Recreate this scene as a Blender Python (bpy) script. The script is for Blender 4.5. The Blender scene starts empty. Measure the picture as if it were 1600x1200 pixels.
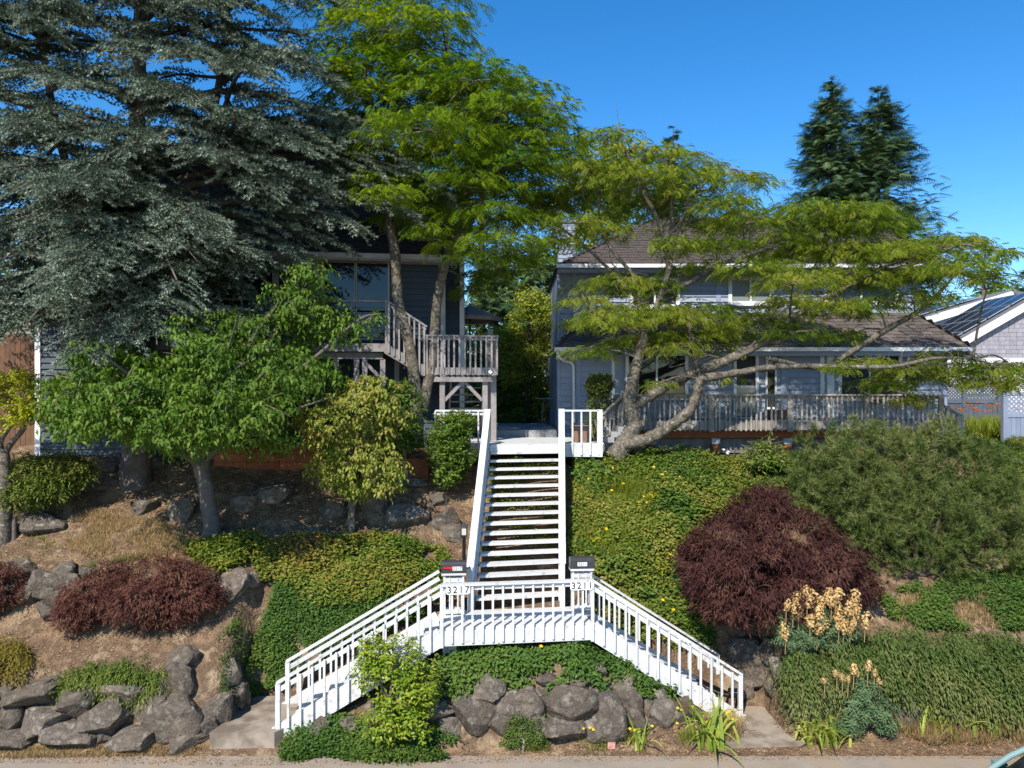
import bpy, math
import numpy as np
from mathutils import Vector, Matrix

SC = bpy.context.scene
COL = SC.collection
R = math.radians
rng = np.random.default_rng(11)

# ------------------------------------------------------------------ camera, sky, sun
F, HOR, H = 1200.0, 612.0, 6.75          # focal length and horizon in photo pixels, eye height
cam = bpy.data.cameras.new('camera')
cam.sensor_width = 36.0
cam.lens = 36.0 * F / 1600.0
cam.shift_y = (HOR - 600.0) / 1600.0
cam.clip_start, cam.clip_end = 0.1, 2500.0
camo = bpy.data.objects.new('camera', cam)
camo.location = (0, 0, H)
camo.rotation_euler = (R(90), 0, 0)
COL.objects.link(camo)
SC.camera = camo

SUN_AZ, SUN_EL = R(23), R(43.5)            # light travels towards +Y and a little to +X
world = bpy.data.worlds.new('World')
SC.world = world
world.use_nodes = True
wn, wl = world.node_tree.nodes, world.node_tree.links
wn.clear()
sky = wn.new('ShaderNodeTexSky')
sky.sky_type = 'NISHITA'
sky.sun_disc = False
sky.sun_elevation = SUN_EL
sky.sun_rotation = math.pi + SUN_AZ
sky.altitude = 1200
sky.air_density = 1.0
sky.dust_density = 0.1
sky.ozone_density = 3.0
hs = wn.new('ShaderNodeHueSaturation')
hs.inputs['Saturation'].default_value = 1.34
hs.inputs['Value'].default_value = 1.0
bg = wn.new('ShaderNodeBackground')
bg.inputs['Strength'].default_value = 0.15
wo = wn.new('ShaderNodeOutputWorld')
wl.new(sky.outputs[0], hs.inputs['Color'])
wl.new(hs.outputs[0], bg.inputs['Color'])
wl.new(bg.outputs[0], wo.inputs[0])

sd = bpy.data.lights.new('sun', 'SUN')
sd.energy = 4.9
sd.angle = R(0.53)
sd.color = (1.0, 0.94, 0.84)
so = bpy.data.objects.new('sun', sd)
ldir = Vector((math.sin(SUN_AZ) * math.cos(SUN_EL), math.cos(SUN_AZ) * math.cos(SUN_EL), -math.sin(SUN_EL)))
so.rotation_euler = ldir.to_track_quat('-Z', 'Y').to_euler()
so.location = (-10, -20, 40)
COL.objects.link(so)

SC.view_settings.view_transform = 'Standard'
SC.view_settings.look = 'None'
SC.view_settings.exposure = 0.5
SC.view_settings.gamma = 1.0
SC.view_settings.use_curve_mapping = False
SC.cycles.max_bounces = 7
SC.cycles.diffuse_bounces = 3
SC.cycles.glossy_bounces = 3
SC.cycles.transmission_bounces = 4
SC.cycles.transparent_max_bounces = 6
SC.cycles.use_denoising = True

# ------------------------------------------------------------------ helpers
def P(px, py, d):
    """Photo pixel and depth in metres -> place in the scene."""
    return np.array(((px - 800.0) * d / F, d, H - (py - HOR) * d / F))

def tag(o, label=None, cat=None, group=None, kind=None):
    if label: o['label'] = label
    if cat: o['category'] = cat
    if group: o['group'] = group
    if kind: o['kind'] = kind
    return o

def thing(name, label, cat, loc=(0, 0, 0), rz=0.0, group=None):
    o = bpy.data.objects.new(name, None)
    o.empty_display_size = 0.2
    COL.objects.link(o)
    o.location = tuple(float(v) for v in loc)
    o.rotation_euler = (0, 0, rz)
    return tag(o, label, cat, group)

def link(name, me, parent=None):
    o = bpy.data.objects.new(name, me)
    COL.objects.link(o)
    if parent is not None:
        o.parent = parent
    return o

def np_mesh(name, V, Fc, mat, tint=None, smooth=False):
    """Mesh from numpy arrays; Fc is (n,3) or (n,4)."""
    V = np.ascontiguousarray(V, dtype=np.float32)
    Fc = np.ascontiguousarray(Fc, dtype=np.int32)
    me = bpy.data.meshes.new(name)
    n, k = Fc.shape
    me.vertices.add(len(V)); me.vertices.foreach_set('co', V.ravel())
    me.loops.add(n * k); me.loops.foreach_set('vertex_index', Fc.ravel())
    me.polygons.add(n)
    me.polygons.foreach_set('loop_start', np.arange(0, n * k, k, dtype=np.int32))
    if smooth:
        me.polygons.foreach_set('use_smooth', np.ones(n, dtype=bool))
    me.update(calc_edges=True)
    if tint is not None:
        a = me.attributes.new('tint', 'FLOAT', 'FACE')
        a.data.foreach_set('value', np.ascontiguousarray(tint, dtype=np.float32))
    if mat: me.materials.append(mat)
    return me

def py_obj(name, verts, faces, mat, parent=None, smooth=False):
    me = bpy.data.meshes.new(name)
    me.from_pydata([tuple(map(float, v)) for v in verts], [], faces)
    if smooth:
        for p in me.polygons: p.use_smooth = True
    me.materials.append(mat)
    me.update()
    return link(name, me, parent)

_cubes = {}
def cube_mesh(mat):
    if mat.name not in _cubes:
        v = [(x, y, z) for x in (-.5, .5) for y in (-.5, .5) for z in (-.5, .5)]
        f = [(0, 1, 3, 2), (4, 6, 7, 5), (0, 4, 5, 1), (2, 3, 7, 6), (0, 2, 6, 4), (1, 5, 7, 3)]
        me = bpy.data.meshes.new('box')
        me.from_pydata(v, [], f); me.materials.append(mat); me.update()
        _cubes[mat.name] = me
    return _cubes[mat.name]

def box(name, lo, hi, mat, parent=None):
    o = link(name, cube_mesh(mat), parent)
    lo, hi = np.minimum(lo, hi), np.maximum(lo, hi)
    o.location = tuple(float(v) for v in (lo + hi) / 2)
    o.scale = tuple(float(v) for v in (hi - lo))
    return o

def beam(name, a, b, w, h, mat, parent=None, up=(0, 0, 1), ext=0.0):
    """Straight piece from a to b: w across (sideways), h along up."""
    a, b, up = Vector(a), Vector(b), Vector(up)
    x = (b - a); L = x.length; x.normalize()
    y = up.cross(x)
    if y.length < 1e-5: y = Vector((0, 1, 0)).cross(x)
    y.normalize(); z = x.cross(y)
    o = link(name, cube_mesh(mat), parent)
    m = Matrix((x * (L + 2 * ext), y * w, z * h)).transposed().to_4x4()
    m.translation = (a + b) / 2
    o.matrix_basis = m
    return o

def tube_arr(pts, rad, sides=8, rnd=0.0):
    pts = np.asarray(pts, float); n = len(pts)
    rad = np.broadcast_to(np.asarray(rad, float), (n,))
    T = np.gradient(pts, axis=0)
    T /= np.linalg.norm(T, axis=1)[:, None] + 1e-9
    ref = np.array((0.0, 0, 1)) if abs(T[0, 2]) < .8 else np.array((1.0, 0, 0))
    V = np.empty((n, sides, 3))
    u = np.cross(T[0], ref); u /= np.linalg.norm(u)
    ang = np.linspace(0, 2 * math.pi, sides, endpoint=False)
    for i in range(n):
        u = u - T[i] * np.dot(u, T[i]); u /= np.linalg.norm(u) + 1e-9
        v = np.cross(T[i], u)
        r = rad[i] * (1 + rnd * rng.normal(0, 1, sides))
        V[i] = pts[i] + (np.cos(ang) * r)[:, None] * u + (np.sin(ang) * r)[:, None] * v
    i, j = np.meshgrid(np.arange(n - 1), np.arange(sides), indexing='ij')
    a = i * sides + j; b = i * sides + (j + 1) % sides
    Q = np.stack([a, b, b + sides, a + sides], -1).reshape(-1, 4)
    return V.reshape(-1, 3), Q

def smooth_path(pts, rad, k=5):
    """Catmull-Rom through pts with radii."""
    pts = np.asarray(pts, float); rad = np.asarray(rad, float)
    Pp = np.vstack([2 * pts[0] - pts[1], pts, 2 * pts[-1] - pts[-2]])
    out, ro = [], []
    for i in range(1, len(Pp) - 2):
        for t in np.linspace(0, 1, k, endpoint=False):
            p0, p1, p2, p3 = Pp[i - 1:i + 3]
            out.append(.5 * (2 * p1 + (p2 - p0) * t + (2 * p0 - 5 * p1 + 4 * p2 - p3) * t * t + (3 * p1 - p0 - 3 * p2 + p3) * t ** 3))
            ro.append(rad[i - 1] * (1 - t) + rad[i] * t)
    out.append(pts[-1]); ro.append(rad[-1])
    return np.array(out), np.array(ro)

class Tubes:
    def __init__(s): s.V, s.Q, s.n = [], [], 0
    def add(s, pts, rad, sides=8, rnd=0.0):
        v, q = tube_arr(pts, rad, sides, rnd)
        s.V.append(v); s.Q.append(q + s.n); s.n += len(v)
    def limb(s, pts, rad, sides=8, k=5, rnd=.06):
        p, r = smooth_path(pts, rad, k); s.add(p, r, sides, rnd)
    def build(s, name, mat, parent=None):
        me = np_mesh(name, np.vstack(s.V), np.vstack(s.Q), mat, smooth=True)
        return link(name, me, parent)

def norm(a): return a / (np.linalg.norm(a, axis=-1, keepdims=True) + 1e-9)

def stamp(T, Tri, C, X, Z, S):
    """Copies of a small template (verts T, triangles Tri) at C, x axis X, z axis near Z, size S (n) or (n,3)."""
    X = norm(X); Y = norm(np.cross(Z, X)); Zz = np.cross(X, Y)
    S = np.asarray(S, float)
    if S.ndim == 1: S = np.repeat(S[:, None], 3, 1)
    Rm = np.stack([X * S[:, :1], Y * S[:, 1:2], Zz * S[:, 2:]], 1)     # n,3(axis),3
    V = np.einsum('ka,nab->nkb', T, Rm) + C[:, None, :]
    n, k = len(C), len(T)
    Fc = (Tri[None] + (np.arange(n) * k)[:, None, None]).reshape(-1, 3)
    return V.reshape(-1, 3), Fc

class Foliage:
    def __init__(s): s.V, s.F, s.t, s.n, s.tw = [], [], [], 0, Tubes()
    def add(s, T, C, X, Z, S, tint=None):
        verts, tris = T
        if len(C) == 0: return
        if tint is None: tint = rng.random(len(C))
        v, f = stamp(verts, tris, C, X, Z, S)
        s.V.append(v); s.F.append(f + s.n); s.n += len(v)
        s.t.append(np.repeat(tint, len(tris)))
    def build(s, name, mat, parent=None, kind=None):
        me = np_mesh(name, np.vstack(s.V), np.vstack(s.F), mat, np.concatenate(s.t))
        o = link(name, me, parent)
        if kind: o['kind'] = kind
        if s.tw.n: s.tw.build('twigs', BARKT, o)['kind'] = 'stuff'
        return o

A = np.array
def tpl(v, t): return A(v, float), A(t, int)
# leaf templates, 1 long along x, about 1 wide along y before scaling
LEAF2 = tpl([(0, 0, 0), (.45, .5, .10), (1, 0, -.12), (.45, -.5, .10)], [(0, 3, 2), (0, 2, 1)])
LEAF4 = tpl([(0, 0, 0), (.42, .5, .09), (1, 0, -.28), (.42, -.5, .09), (.5, 0, -.02)], [(0, 3, 4), (0, 4, 1), (4, 3, 2), (4, 2, 1)])
BLADE = tpl([(0, .5, 0), (0, -.5, 0), (.55, -.4, .12), (.55, .4, .12), (1, 0, -.1)], [(0, 1, 2), (0, 2, 3), (3, 2, 4)])
NEEDLE = tpl([(0, .5, 0), (0, -.5, 0), (1, 0, 0)], [(0, 1, 2)])
def tuft_tpl(n, spread, wid, back=0.0, length=1.0, seed=1, fwd=0.0):
    r = np.random.default_rng(seed); v, t = [], []
    for i in range(n):
        a = 2 * math.pi * (i + r.random() * .6) / n
        ph = spread * (.7 + .5 * r.random())
        d = A((math.cos(ph), math.sin(ph) * math.cos(a), math.sin(ph) * math.sin(a)))
        s = norm(np.cross(d, r.normal(0, 1, 3)))
        b = A((fwd * r.random() - back * r.random(), 0, 0)); L = length * (.75 + .4 * r.random())
        k = len(v)
        v += [b + s * wid, b - s * wid, b + d * L]; t.append((k, k + 1, k + 2))
    return tpl(v, t)
CEDAR = tuft_tpl(5, .62, .20, seed=2, fwd=1.2)
PINE = tuft_tpl(11, .9, .05, seed=3, fwd=.7)
FIR = tpl([(0, 0, 0)] + [q for i in range(5) for q in ((.16 * i, 0, .02), (.10 + .16 * i, 0, -.02), (.30 + .17 * i, .42 - .05 * i, -.10), (.30 + .17 * i, -.42 + .05 * i, -.10))] + [(1.15, 0, -.12)],
          [(1 + 4 * i, 2 + 4 * i, 3 + 4 * i) for i in range(5)] + [(1 + 4 * i, 4 + 4 * i, 2 + 4 * i) for i in range(5)])
def frond_tpl(pairs=9):
    v, t = [], []
    def bend(x): return -.30 * x * x
    for i in range(pairs):
        x = .10 + .88 * i / (pairs - 1)
        ln = .42 * math.sin(math.pi * (.20 + .68 * i / (pairs - 1))) + .06
        for s in (1, -1):
            k = len(v)
            b = A((x, 0, bend(x)))
            e = b + A((.50 * ln, s * .86 * ln, -.30 * ln))
            m = b + A((.30 * ln + .028, s * .45 * ln - s * .01, .03))
            m2 = b + A((.26 * ln - .030, s * .45 * ln + s * .02, .028))
            v += [b, m, e, m2]
            t += [(k, k + 1, k + 2), (k, k + 2, k + 3)] if s > 0 else [(k, k + 2, k + 1), (k, k + 3, k + 2)]
    return tpl(v, t)
FROND = frond_tpl(5)

_ph = np.random.default_rng(5).uniform(0, 6.28, (12, 1)); _dr = norm(np.random.default_rng(6).normal(0, 1, (12, 3)))
def gate(p, scale):
    """Cheap smooth noise in about [-1,1] with clumps of the given size."""
    q = np.asarray(p) @ (_dr.T / scale * 2.6)
    return np.sin(q[:, :6] + _ph[:6, 0] + 1.3 * np.sin(q[:, 6:] * .7 + _ph[6:, 0])).mean(1) * 1.7

def B(px, py, d, rx, ry, rd=None):
    """Foliage blob: photo pixel centre and radii, depth and depth radius in metres."""
    s = d / F
    return np.concatenate([P(px, py, d), (rx * s, rd if rd else rx * s * .85, ry * s)])

def blob_pts(blobs, n, shell=.5, gscale=.5, gthr=-.5):
    b = np.array(blobs)
    w = b[:, 3] * b[:, 5] + b[:, 3] * b[:, 4]; w /= w.sum()
    idx = rng.choice(len(b), n, p=w)
    d = norm(rng.normal(0, 1, (n, 3)))
    r = shell + (1 - shell) * rng.random(n) ** .7
    C0 = b[idx, :3] + d * b[idx, 3:]
    r = r * (1 + .20 * gate(C0, .8 * gscale) + .10 * gate(C0, .3 * gscale))
    C = b[idx, :3] + d * b[idx, 3:] * r[:, None]
    N = norm(d / b[idx, 3:])
    k = gate(C, gscale) > gthr
    return C[k], N[k], idx[k]

UP = A((0., 0, 1))
def rnd(n, s=1.0): return rng.normal(0, s, (n, 3))

# ------------------------------------------------------------------ materials
def nodes(name):
    m = bpy.data.materials.new(name); m.use_nodes = True
    nt = m.node_tree; nt.nodes.clear()
    out = nt.nodes.new('ShaderNodeOutputMaterial')
    return m, nt, nt.nodes, nt.links, out

def ramp(N, cols):
    r = N.new('ShaderNodeValToRGB'); e = r.color_ramp.elements
    while len(e) < len(cols): e.new(.5)
    for i, (p, c) in enumerate(cols):
        e[i].position = p; e[i].color = (*c, 1)
    return r

def surf(name, c1, c2=None, scale=5.0, rough=.7, bump=.0, bscale=None, spec=.3, objrand=0.0, stretch=(1, 1, 1), detail=6.0, metal=0.0, c3=None, dirt=None):
    """Two- or three-colour noise surface in world space, with optional bump and per-object lightness."""
    m, nt, N, L, out = nodes(name)
    c2 = c2 or tuple(v * .8 for v in c1)
    geo = N.new('ShaderNodeNewGeometry')
    mp = N.new('ShaderNodeMapping'); mp.inputs['Scale'].default_value = stretch
    L.new(geo.outputs['Position'], mp.inputs[0])
    nz = N.new('ShaderNodeTexNoise'); nz.inputs['Scale'].default_value = scale; nz.inputs['Detail'].default_value = detail
    nz.inputs['Roughness'].default_value = .62
    L.new(mp.outputs[0], nz.inputs[0])
    cols = [(.32, c1), (.68, c2)] if c3 is None else [(.3, c1), (.52, c2), (.72, c3)]
    cr = ramp(N, cols); L.new(nz.outputs['Fac'], cr.inputs[0])
    col = cr.outputs[0]
    if dirt:
        n2 = N.new('ShaderNodeTexNoise'); n2.inputs['Scale'].default_value = dirt[1]; n2.inputs['Detail'].default_value = 8
        L.new(geo.outputs['Position'], n2.inputs[0])
        r2 = ramp(N, [(dirt[2], (0, 0, 0)), (dirt[2] + .14, (1, 1, 1))]); L.new(n2.outputs['Fac'], r2.inputs[0])
        mx = N.new('ShaderNodeMixRGB'); mx.inputs[2].default_value = (*dirt[0], 1)
        mf = N.new('ShaderNodeMath'); mf.operation = 'MULTIPLY'; mf.inputs[1].default_value = dirt[3]
        L.new(r2.outputs[0], mf.inputs[0]); L.new(mf.outputs[0], mx.inputs[0]); L.new(col, mx.inputs[1]); col = mx.outputs[0]
    if objrand:
        oi = N.new('ShaderNodeObjectInfo')
        ma = N.new('ShaderNodeMath'); ma.operation = 'MULTIPLY_ADD'
        ma.inputs[1].default_value = objrand * 2; ma.inputs[2].default_value = 1 - objrand
        L.new(oi.outputs['Random'], ma.inputs[0])
        hv = N.new('ShaderNodeHueSaturation'); L.new(ma.outputs[0], hv.inputs['Value']); L.new(col, hv.inputs['Color']); col = hv.outputs[0]
    bs = N.new('ShaderNodeBsdfPrincipled')
    L.new(col, bs.inputs['Base Color'])
    bs.inputs['Roughness'].default_value = rough
    bs.inputs['Specular IOR Level'].default_value = spec
    bs.inputs['Metallic'].default_value = metal
    if bump:
        nb = N.new('ShaderNodeTexNoise'); nb.inputs['Scale'].default_value = bscale or scale * 3; nb.inputs['Detail'].default_value = 8
        L.new(mp.outputs[0], nb.inputs[0])
        bp = N.new('ShaderNodeBump'); bp.inputs['Strength'].default_value = 1.0; bp.inputs['Distance'].default_value = bump
        L.new(nb.outputs['Fac'], bp.inputs['Height']); L.new(bp.outputs[0], bs.inputs['Normal'])
    L.new(bs.outputs[0], out.inputs[0])
    return m

def leafm(name, cols, trans=.3, rough=.5, spec=.3, nscale=1.2, namp=.35, gain=1.0):
    """Leaf: colour by each leaf's own random tint, drifting slowly through the plant; some light passes through."""
    cols = [tuple(min(.8, v * gain) for v in c) for c in cols]; spec *= .6
    m, nt, N, L, out = nodes(name)
    at = N.new('ShaderNodeAttribute'); at.attribute_name = 'tint'
    geo = N.new('ShaderNodeNewGeometry')
    nz = N.new('ShaderNodeTexNoise'); nz.inputs['Scale'].default_value = nscale; nz.inputs['Detail'].default_value = 3
    L.new(geo.outputs['Position'], nz.inputs[0])
    m1 = N.new('ShaderNodeMath'); m1.operation = 'MULTIPLY_ADD'; m1.inputs[1].default_value = namp * 2; m1.inputs[2].default_value = -namp
    L.new(nz.outputs['Fac'], m1.inputs[0])
    m2 = N.new('ShaderNodeMath'); m2.operation = 'ADD'; m2.use_clamp = True
    L.new(m1.outputs[0], m2.inputs[0]); L.new(at.outputs['Fac'], m2.inputs[1])
    k = len(cols)
    cr = ramp(N, [(i / (k - 1), c) for i, c in enumerate(cols)]); L.new(m2.outputs[0], cr.inputs[0])
    bs = N.new('ShaderNodeBsdfPrincipled')
    bs.inputs['Roughness'].default_value = rough; bs.inputs['Specular IOR Level'].default_value = spec
    L.new(cr.outputs[0], bs.inputs['Base Color'])
    if trans:
        tr = N.new('ShaderNodeBsdfTranslucent')
        hv = N.new('ShaderNodeHueSaturation'); hv.inputs['Saturation'].default_value = 1.1; hv.inputs['Value'].default_value = 1.5
        L.new(cr.outputs[0], hv.inputs['Color']); L.new(hv.outputs[0], tr.inputs[0])
        mx = N.new('ShaderNodeMixShader'); mx.inputs[0].default_value = trans
        L.new(bs.outputs[0], mx.inputs[1]); L.new(tr.outputs[0], mx.inputs[2]); L.new(mx.outputs[0], out.inputs[0])
    else:
        L.new(bs.outputs[0], out.inputs[0])
    return m

def glassy(name, col, rough=.04, spec=.5):
    m, nt, N, L, out = nodes(name)
    bs = N.new('ShaderNodeBsdfPrincipled')
    bs.inputs['Base Color'].default_value = (*col, 1); bs.inputs['Roughness'].default_value = rough
    bs.inputs['Specular IOR Level'].default_value = spec
    geo = N.new('ShaderNodeNewGeometry'); nz = N.new('ShaderNodeTexNoise'); nz.inputs['Scale'].default_value = 1.1
    L.new(geo.outputs['Position'], nz.inputs[0])
    bp = N.new('ShaderNodeBump'); bp.inputs['Strength'].default_value = .25; bp.inputs['Distance'].default_value = .02
    L.new(nz.outputs['Fac'], bp.inputs['Height']); L.new(bp.outputs[0], bs.inputs['Normal'])
    L.new(bs.outputs[0], out.inputs[0])
    return m

WHITE = surf('white_paint', (.63, .63, .625), (.54, .54, .535), 6, .6, .003, 60, .25, objrand=.07, detail=10, dirt=((.30, .27, .23), 9, .57, .6))
TRIMW = surf('house_white_trim', (.74, .75, .76), (.66, .67, .68), 4, .5, spec=.3, dirt=((.35, .33, .30), 3, .60, .4))
SIDE = surf('blue_siding', (.285, .33, .425), (.25, .29, .38), 3, .55, .002, 30, .3, objrand=.06, dirt=((.13, .15, .20), 1.4, .6, .4))
SIDET = surf('blue_trim', (.26, .31, .44), (.22, .27, .39), 3, .55, spec=.3)
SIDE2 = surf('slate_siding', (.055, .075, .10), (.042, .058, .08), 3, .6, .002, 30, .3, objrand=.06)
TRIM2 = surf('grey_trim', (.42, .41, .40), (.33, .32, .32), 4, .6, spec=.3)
GREYW = surf('stained_grey_timber', (.30, .27, .26), (.21, .19, .185), 7, .75, .002, 30, .2, objrand=.12)
WEATH = surf('weathered_timber', (.36, .32, .28), (.17, .155, .145), 6, .8, .003, 40, .2, objrand=.22, stretch=(1, 1, .35))
DECKB = surf('deck_board_grey', (.36, .35, .35), (.25, .245, .25), 4, .7, .002, 30, .2, objrand=.12)
ORANGE = surf('red_brown_timber', (.33, .10, .035), (.20, .06, .025), 5, .7, .002, 30, .25, objrand=.1)
PLANTER = surf('red_cedar_board', (.30, .105, .05), (.17, .06, .03), 5, .75, .002, 25, .2, objrand=.12)
BROWNF = surf('brown_fence_board', (.16, .085, .05), (.10, .055, .035), 5, .75, .002, 25, .2, objrand=.15)
TAN = surf('tan_siding', (.34, .29, .25), (.28, .24, .21), 4, .7, spec=.2)
SHING = surf('cedar_shake', (.150, .118, .102), (.085, .07, .064), 8, .85, .006, 35, .15, objrand=.28, stretch=(3, .6, 1), c3=(.20, .165, .14))
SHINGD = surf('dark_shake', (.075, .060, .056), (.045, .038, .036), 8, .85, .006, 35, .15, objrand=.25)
UNDER = surf('roof_underlay', (.05, .042, .04), (.035, .03, .03), 4, .9)
GUT = surf('gutter_metal', (.72, .73, .74), (.60, .61, .63), 3, .35, spec=.4)
GLASS = glassy('window_glass', (.012, .014, .016))
GLASSB = glassy('blind_window_glass', (.19, .22, .22), .12)
SCREEN = surf('insect_screen', (.055, .055, .06), (.04, .04, .045), 40, .8)
BLACK = surf('black_paint', (.018, .018, .02), (.012, .012, .013), 8, .4, spec=.5)
MBOX = surf('charcoal_steel', (.045, .042, .046), (.03, .028, .03), 8, .38, spec=.5)
RED = surf('red_plastic', (.55, .02, .015), (.45, .02, .015), 8, .4)
INK = surf('number_black', (.012, .012, .012), (.01, .01, .01), 8, .5)
STICK = surf('white_sticker', (.80, .80, .80), (.75, .75, .75), 8, .5)
CONC = surf('concrete', (.36, .30, .235), (.25, .205, .16), 3, .9, .004, 60, .2, dirt=((.13, .10, .075), 1.5, .50, .75))
CONCP = surf('concrete_pier', (.42, .40, .38), (.33, .31, .30), 6, .9, .003, 50)
ROAD = surf('asphalt', (.33, .275, .22), (.26, .215, .17), 2.2, .92, .006, 90, .15, dirt=((.33, .25, .17), .9, .52, .7))
SOIL = surf('bark_soil', (.27, .18, .11), (.12, .078, .05), 3.1, .95, .07, 20, .05, c3=(.40, .29, .185), detail=10, dirt=((.42, .31, .19), 1.1, .55, .6))
STRAW = surf('dry_grass_soil', (.45, .34, .19), (.28, .20, .11), 5, .95, .03, 30)
ROCK = surf('basalt_stone', (.20, .168, .135), (.085, .070, .056), 4.5, .95, .03, 22, .08, objrand=.22, c3=(.32, .28, .23), detail=14, dirt=((.14, .11, .08), 2.2, .50, .55))
BARKS = surf('pale_grey_bark', (.24, .205, .165), (.10, .085, .065), 9, .9, .03, 20, .15, c3=(.36, .32, .27), dirt=((.05, .047, .032), 7, .50, .85))
BARKC = surf('smooth_grey_bark', (.15, .13, .115), (.085, .075, .07), 5, .85, .006, 30, .2, dirt=((.30, .28, .25), 7, .63, .7))
BARKD = surf('dark_bark', (.10, .075, .055), (.05, .04, .03), 6, .95, .02, 20)
BARKT = surf('twig_bark', (.27, .22, .17), (.16, .13, .10), 8, .9)
POT = surf('brown_planter', (.25, .16, .11), (.19, .12, .085), 6, .6)
TEAL = surf('teal_table', (.18, .38, .36), (.15, .33, .31), 5, .3)
CANVAS = surf('taupe_canvas', (.20, .175, .165), (.16, .14, .135), 5, .85)
NWALL = surf('neighbour_white_siding', (.66, .63, .62), (.58, .55, .55), 3, .6, objrand=.03)
NSHING = surf('neighbour_grey_shingle', (.33, .32, .355), (.27, .26, .29), 6, .75, objrand=.10)
NROOF = surf('neighbour_grey_roof', (.17, .165, .175), (.12, .118, .125), 7, .9)
SOLAR = glassy('solar_glass', (.022, .026, .045), .12)
SOLARF = surf('solar_frame', (.45, .46, .48), (.40, .41, .43), 5, .4, metal=.4)
FENCEB = surf('blue_grey_fence', (.235, .275, .37), (.20, .235, .32), 4, .65, .002, 30, objrand=.08)
FENCED = surf('dark_grey_fence', (.10, .115, .14), (.075, .09, .11), 4, .7, objrand=.08)
POLEW = surf('pole_timber', (.17, .13, .10), (.11, .085, .065), 6, .9)
WIREM = surf('cable', (.05, .05, .055), (.04, .04, .045), 8, .5)
LAMPG = glassy('lantern_glass', (.5, .5, .48), .2)
WHITEP = surf('white_plastic', (.8, .8, .8), (.75, .75, .75), 8, .4)
CARP = surf('car_paint_teal', (.20, .30, .29), (.19, .285, .275), 2, .25, spec=.6)
RUBBER = surf('tyre_rubber', (.02, .02, .02), (.015, .015, .015), 8, .8)
RIMM = surf('wheel_metal', (.5, .5, .52), (.45, .45, .47), 8, .3, metal=.8)
LENS = glassy('headlight_lens', (.55, .56, .58), .08)

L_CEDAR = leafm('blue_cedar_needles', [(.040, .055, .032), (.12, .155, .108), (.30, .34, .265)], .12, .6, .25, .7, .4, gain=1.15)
L_SILK = leafm('silk_tree_leaves', [(.070, .130, .014), (.135, .200, .020), (.22, .255, .030)], .42, .5, .25, .8, .4, gain=1.3)
L_SILK2 = leafm('silk_tree_leaves_yellower', [(.085, .145, .018), (.17, .225, .030), (.29, .28, .055)], .44, .5, .25, .8, .4, gain=1.3)
L_CHERRY = leafm('cherry_leaves', [(.042, .088, .012), (.080, .145, .018), (.145, .195, .032)], .30, .5, .22, 1.0, .3, gain=1.12)
L_DOG = leafm('dogwood_leaves', [(.10, .14, .018), (.17, .195, .03), (.23, .18, .05)], .3, .5, .3, 1.6, .4, gain=1.4)
L_LIME = leafm('lime_leaves', [(.24, .28, .015), (.40, .40, .022), (.22, .27, .02)], .35, .5, .3, 1.2, .4)
L_GLOSS = leafm('glossy_green_leaves', [(.045, .095, .014), (.09, .155, .02), (.18, .21, .035)], .22, .32, .5, 1.5, .3, gain=1.3)
L_BUSH = leafm('bright_bush_leaves', [(.09, .155, .014), (.17, .235, .02), (.27, .29, .035)], .28, .35, .5, 1.5, .3, gain=1.2)
L_HEDGE = leafm('hedge_leaves', [(.05, .085, .016), (.10, .135, .026), (.16, .17, .05)], .2, .5, .3, 1.5, .4, gain=1.3)
L_HYP = leafm('ground_cover_leaves', [(.05, .095, .012), (.105, .155, .02), (.20, .20, .03), (.25, .15, .05)], .25, .5, .3, 1.1, .35, gain=1.1)
L_HYP2 = leafm('ground_cover_leaves_darker', [(.04, .085, .016), (.07, .128, .022), (.13, .165, .03)], .22, .5, .3, 1.1, .35, gain=1.15)
L_HYPR = leafm('slope_cover_leaves', [(.045, .095, .016), (.095, .155, .022), (.20, .22, .035), (.30, .24, .07)], .28, .5, .3, .9, .35, gain=1.05)
L_RED = leafm('red_maple_leaves', [(.085, .032, .026), (.145, .062, .045), (.22, .12, .075)], .25, .6, .2, 1.2, .3)
L_RED2 = leafm('plum_maple_leaves', [(.050, .020, .020), (.090, .036, .030), (.16, .080, .055)], .22, .6, .2, 1.2, .3)
L_PINE = leafm('pine_needles', [(.060, .092, .018), (.105, .142, .034), (.175, .18, .06)], .12, .55, .3, 1.2, .4)
L_JUN = leafm('juniper_sprays', [(.045, .080, .016), (.085, .125, .026), (.16, .17, .055)], .12, .55, .3, .9, .4)
L_JUN2 = leafm('juniper_sprays_bright', [(.07, .12, .02), (.13, .18, .03), (.20, .21, .05)], .15, .55, .3, .9, .4)
L_JUNY = leafm('golden_juniper', [(.13, .12, .014), (.24, .20, .025), (.20, .14, .04)], .15, .55, .3, 1.5, .4)
L_FIR = leafm('fir_needles', [(.017, .036, .014), (.034, .060, .022), (.062, .088, .032)], .06, .6, .25, .25, .4, gain=1.8)
L_BACK = leafm('back_tree_leaves', [(.06, .10, .014), (.13, .16, .02), (.22, .19, .035)], .3, .5, .3, .5, .4, gain=2.1)
L_IRIS = leafm('strap_leaves', [(.14, .20, .03), (.26, .30, .045), (.36, .33, .09)], .25, .45, .35, 2, .4, gain=1.2)
L_EUPH = leafm('euphorbia_leaves', [(.08, .15, .075), (.13, .21, .10), (.20, .25, .10)], .2, .5, .3, 2, .3)
L_HEAD = leafm('euphorbia_heads', [(.42, .26, .10), (.60, .40, .17), (.68, .48, .23)], .15, .7, .2, 3, .2)
L_DRY = leafm('dry_stems', [(.36, .25, .12), (.50, .37, .19), (.27, .17, .09)], .2, .8, .1, 2, .3)
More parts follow.
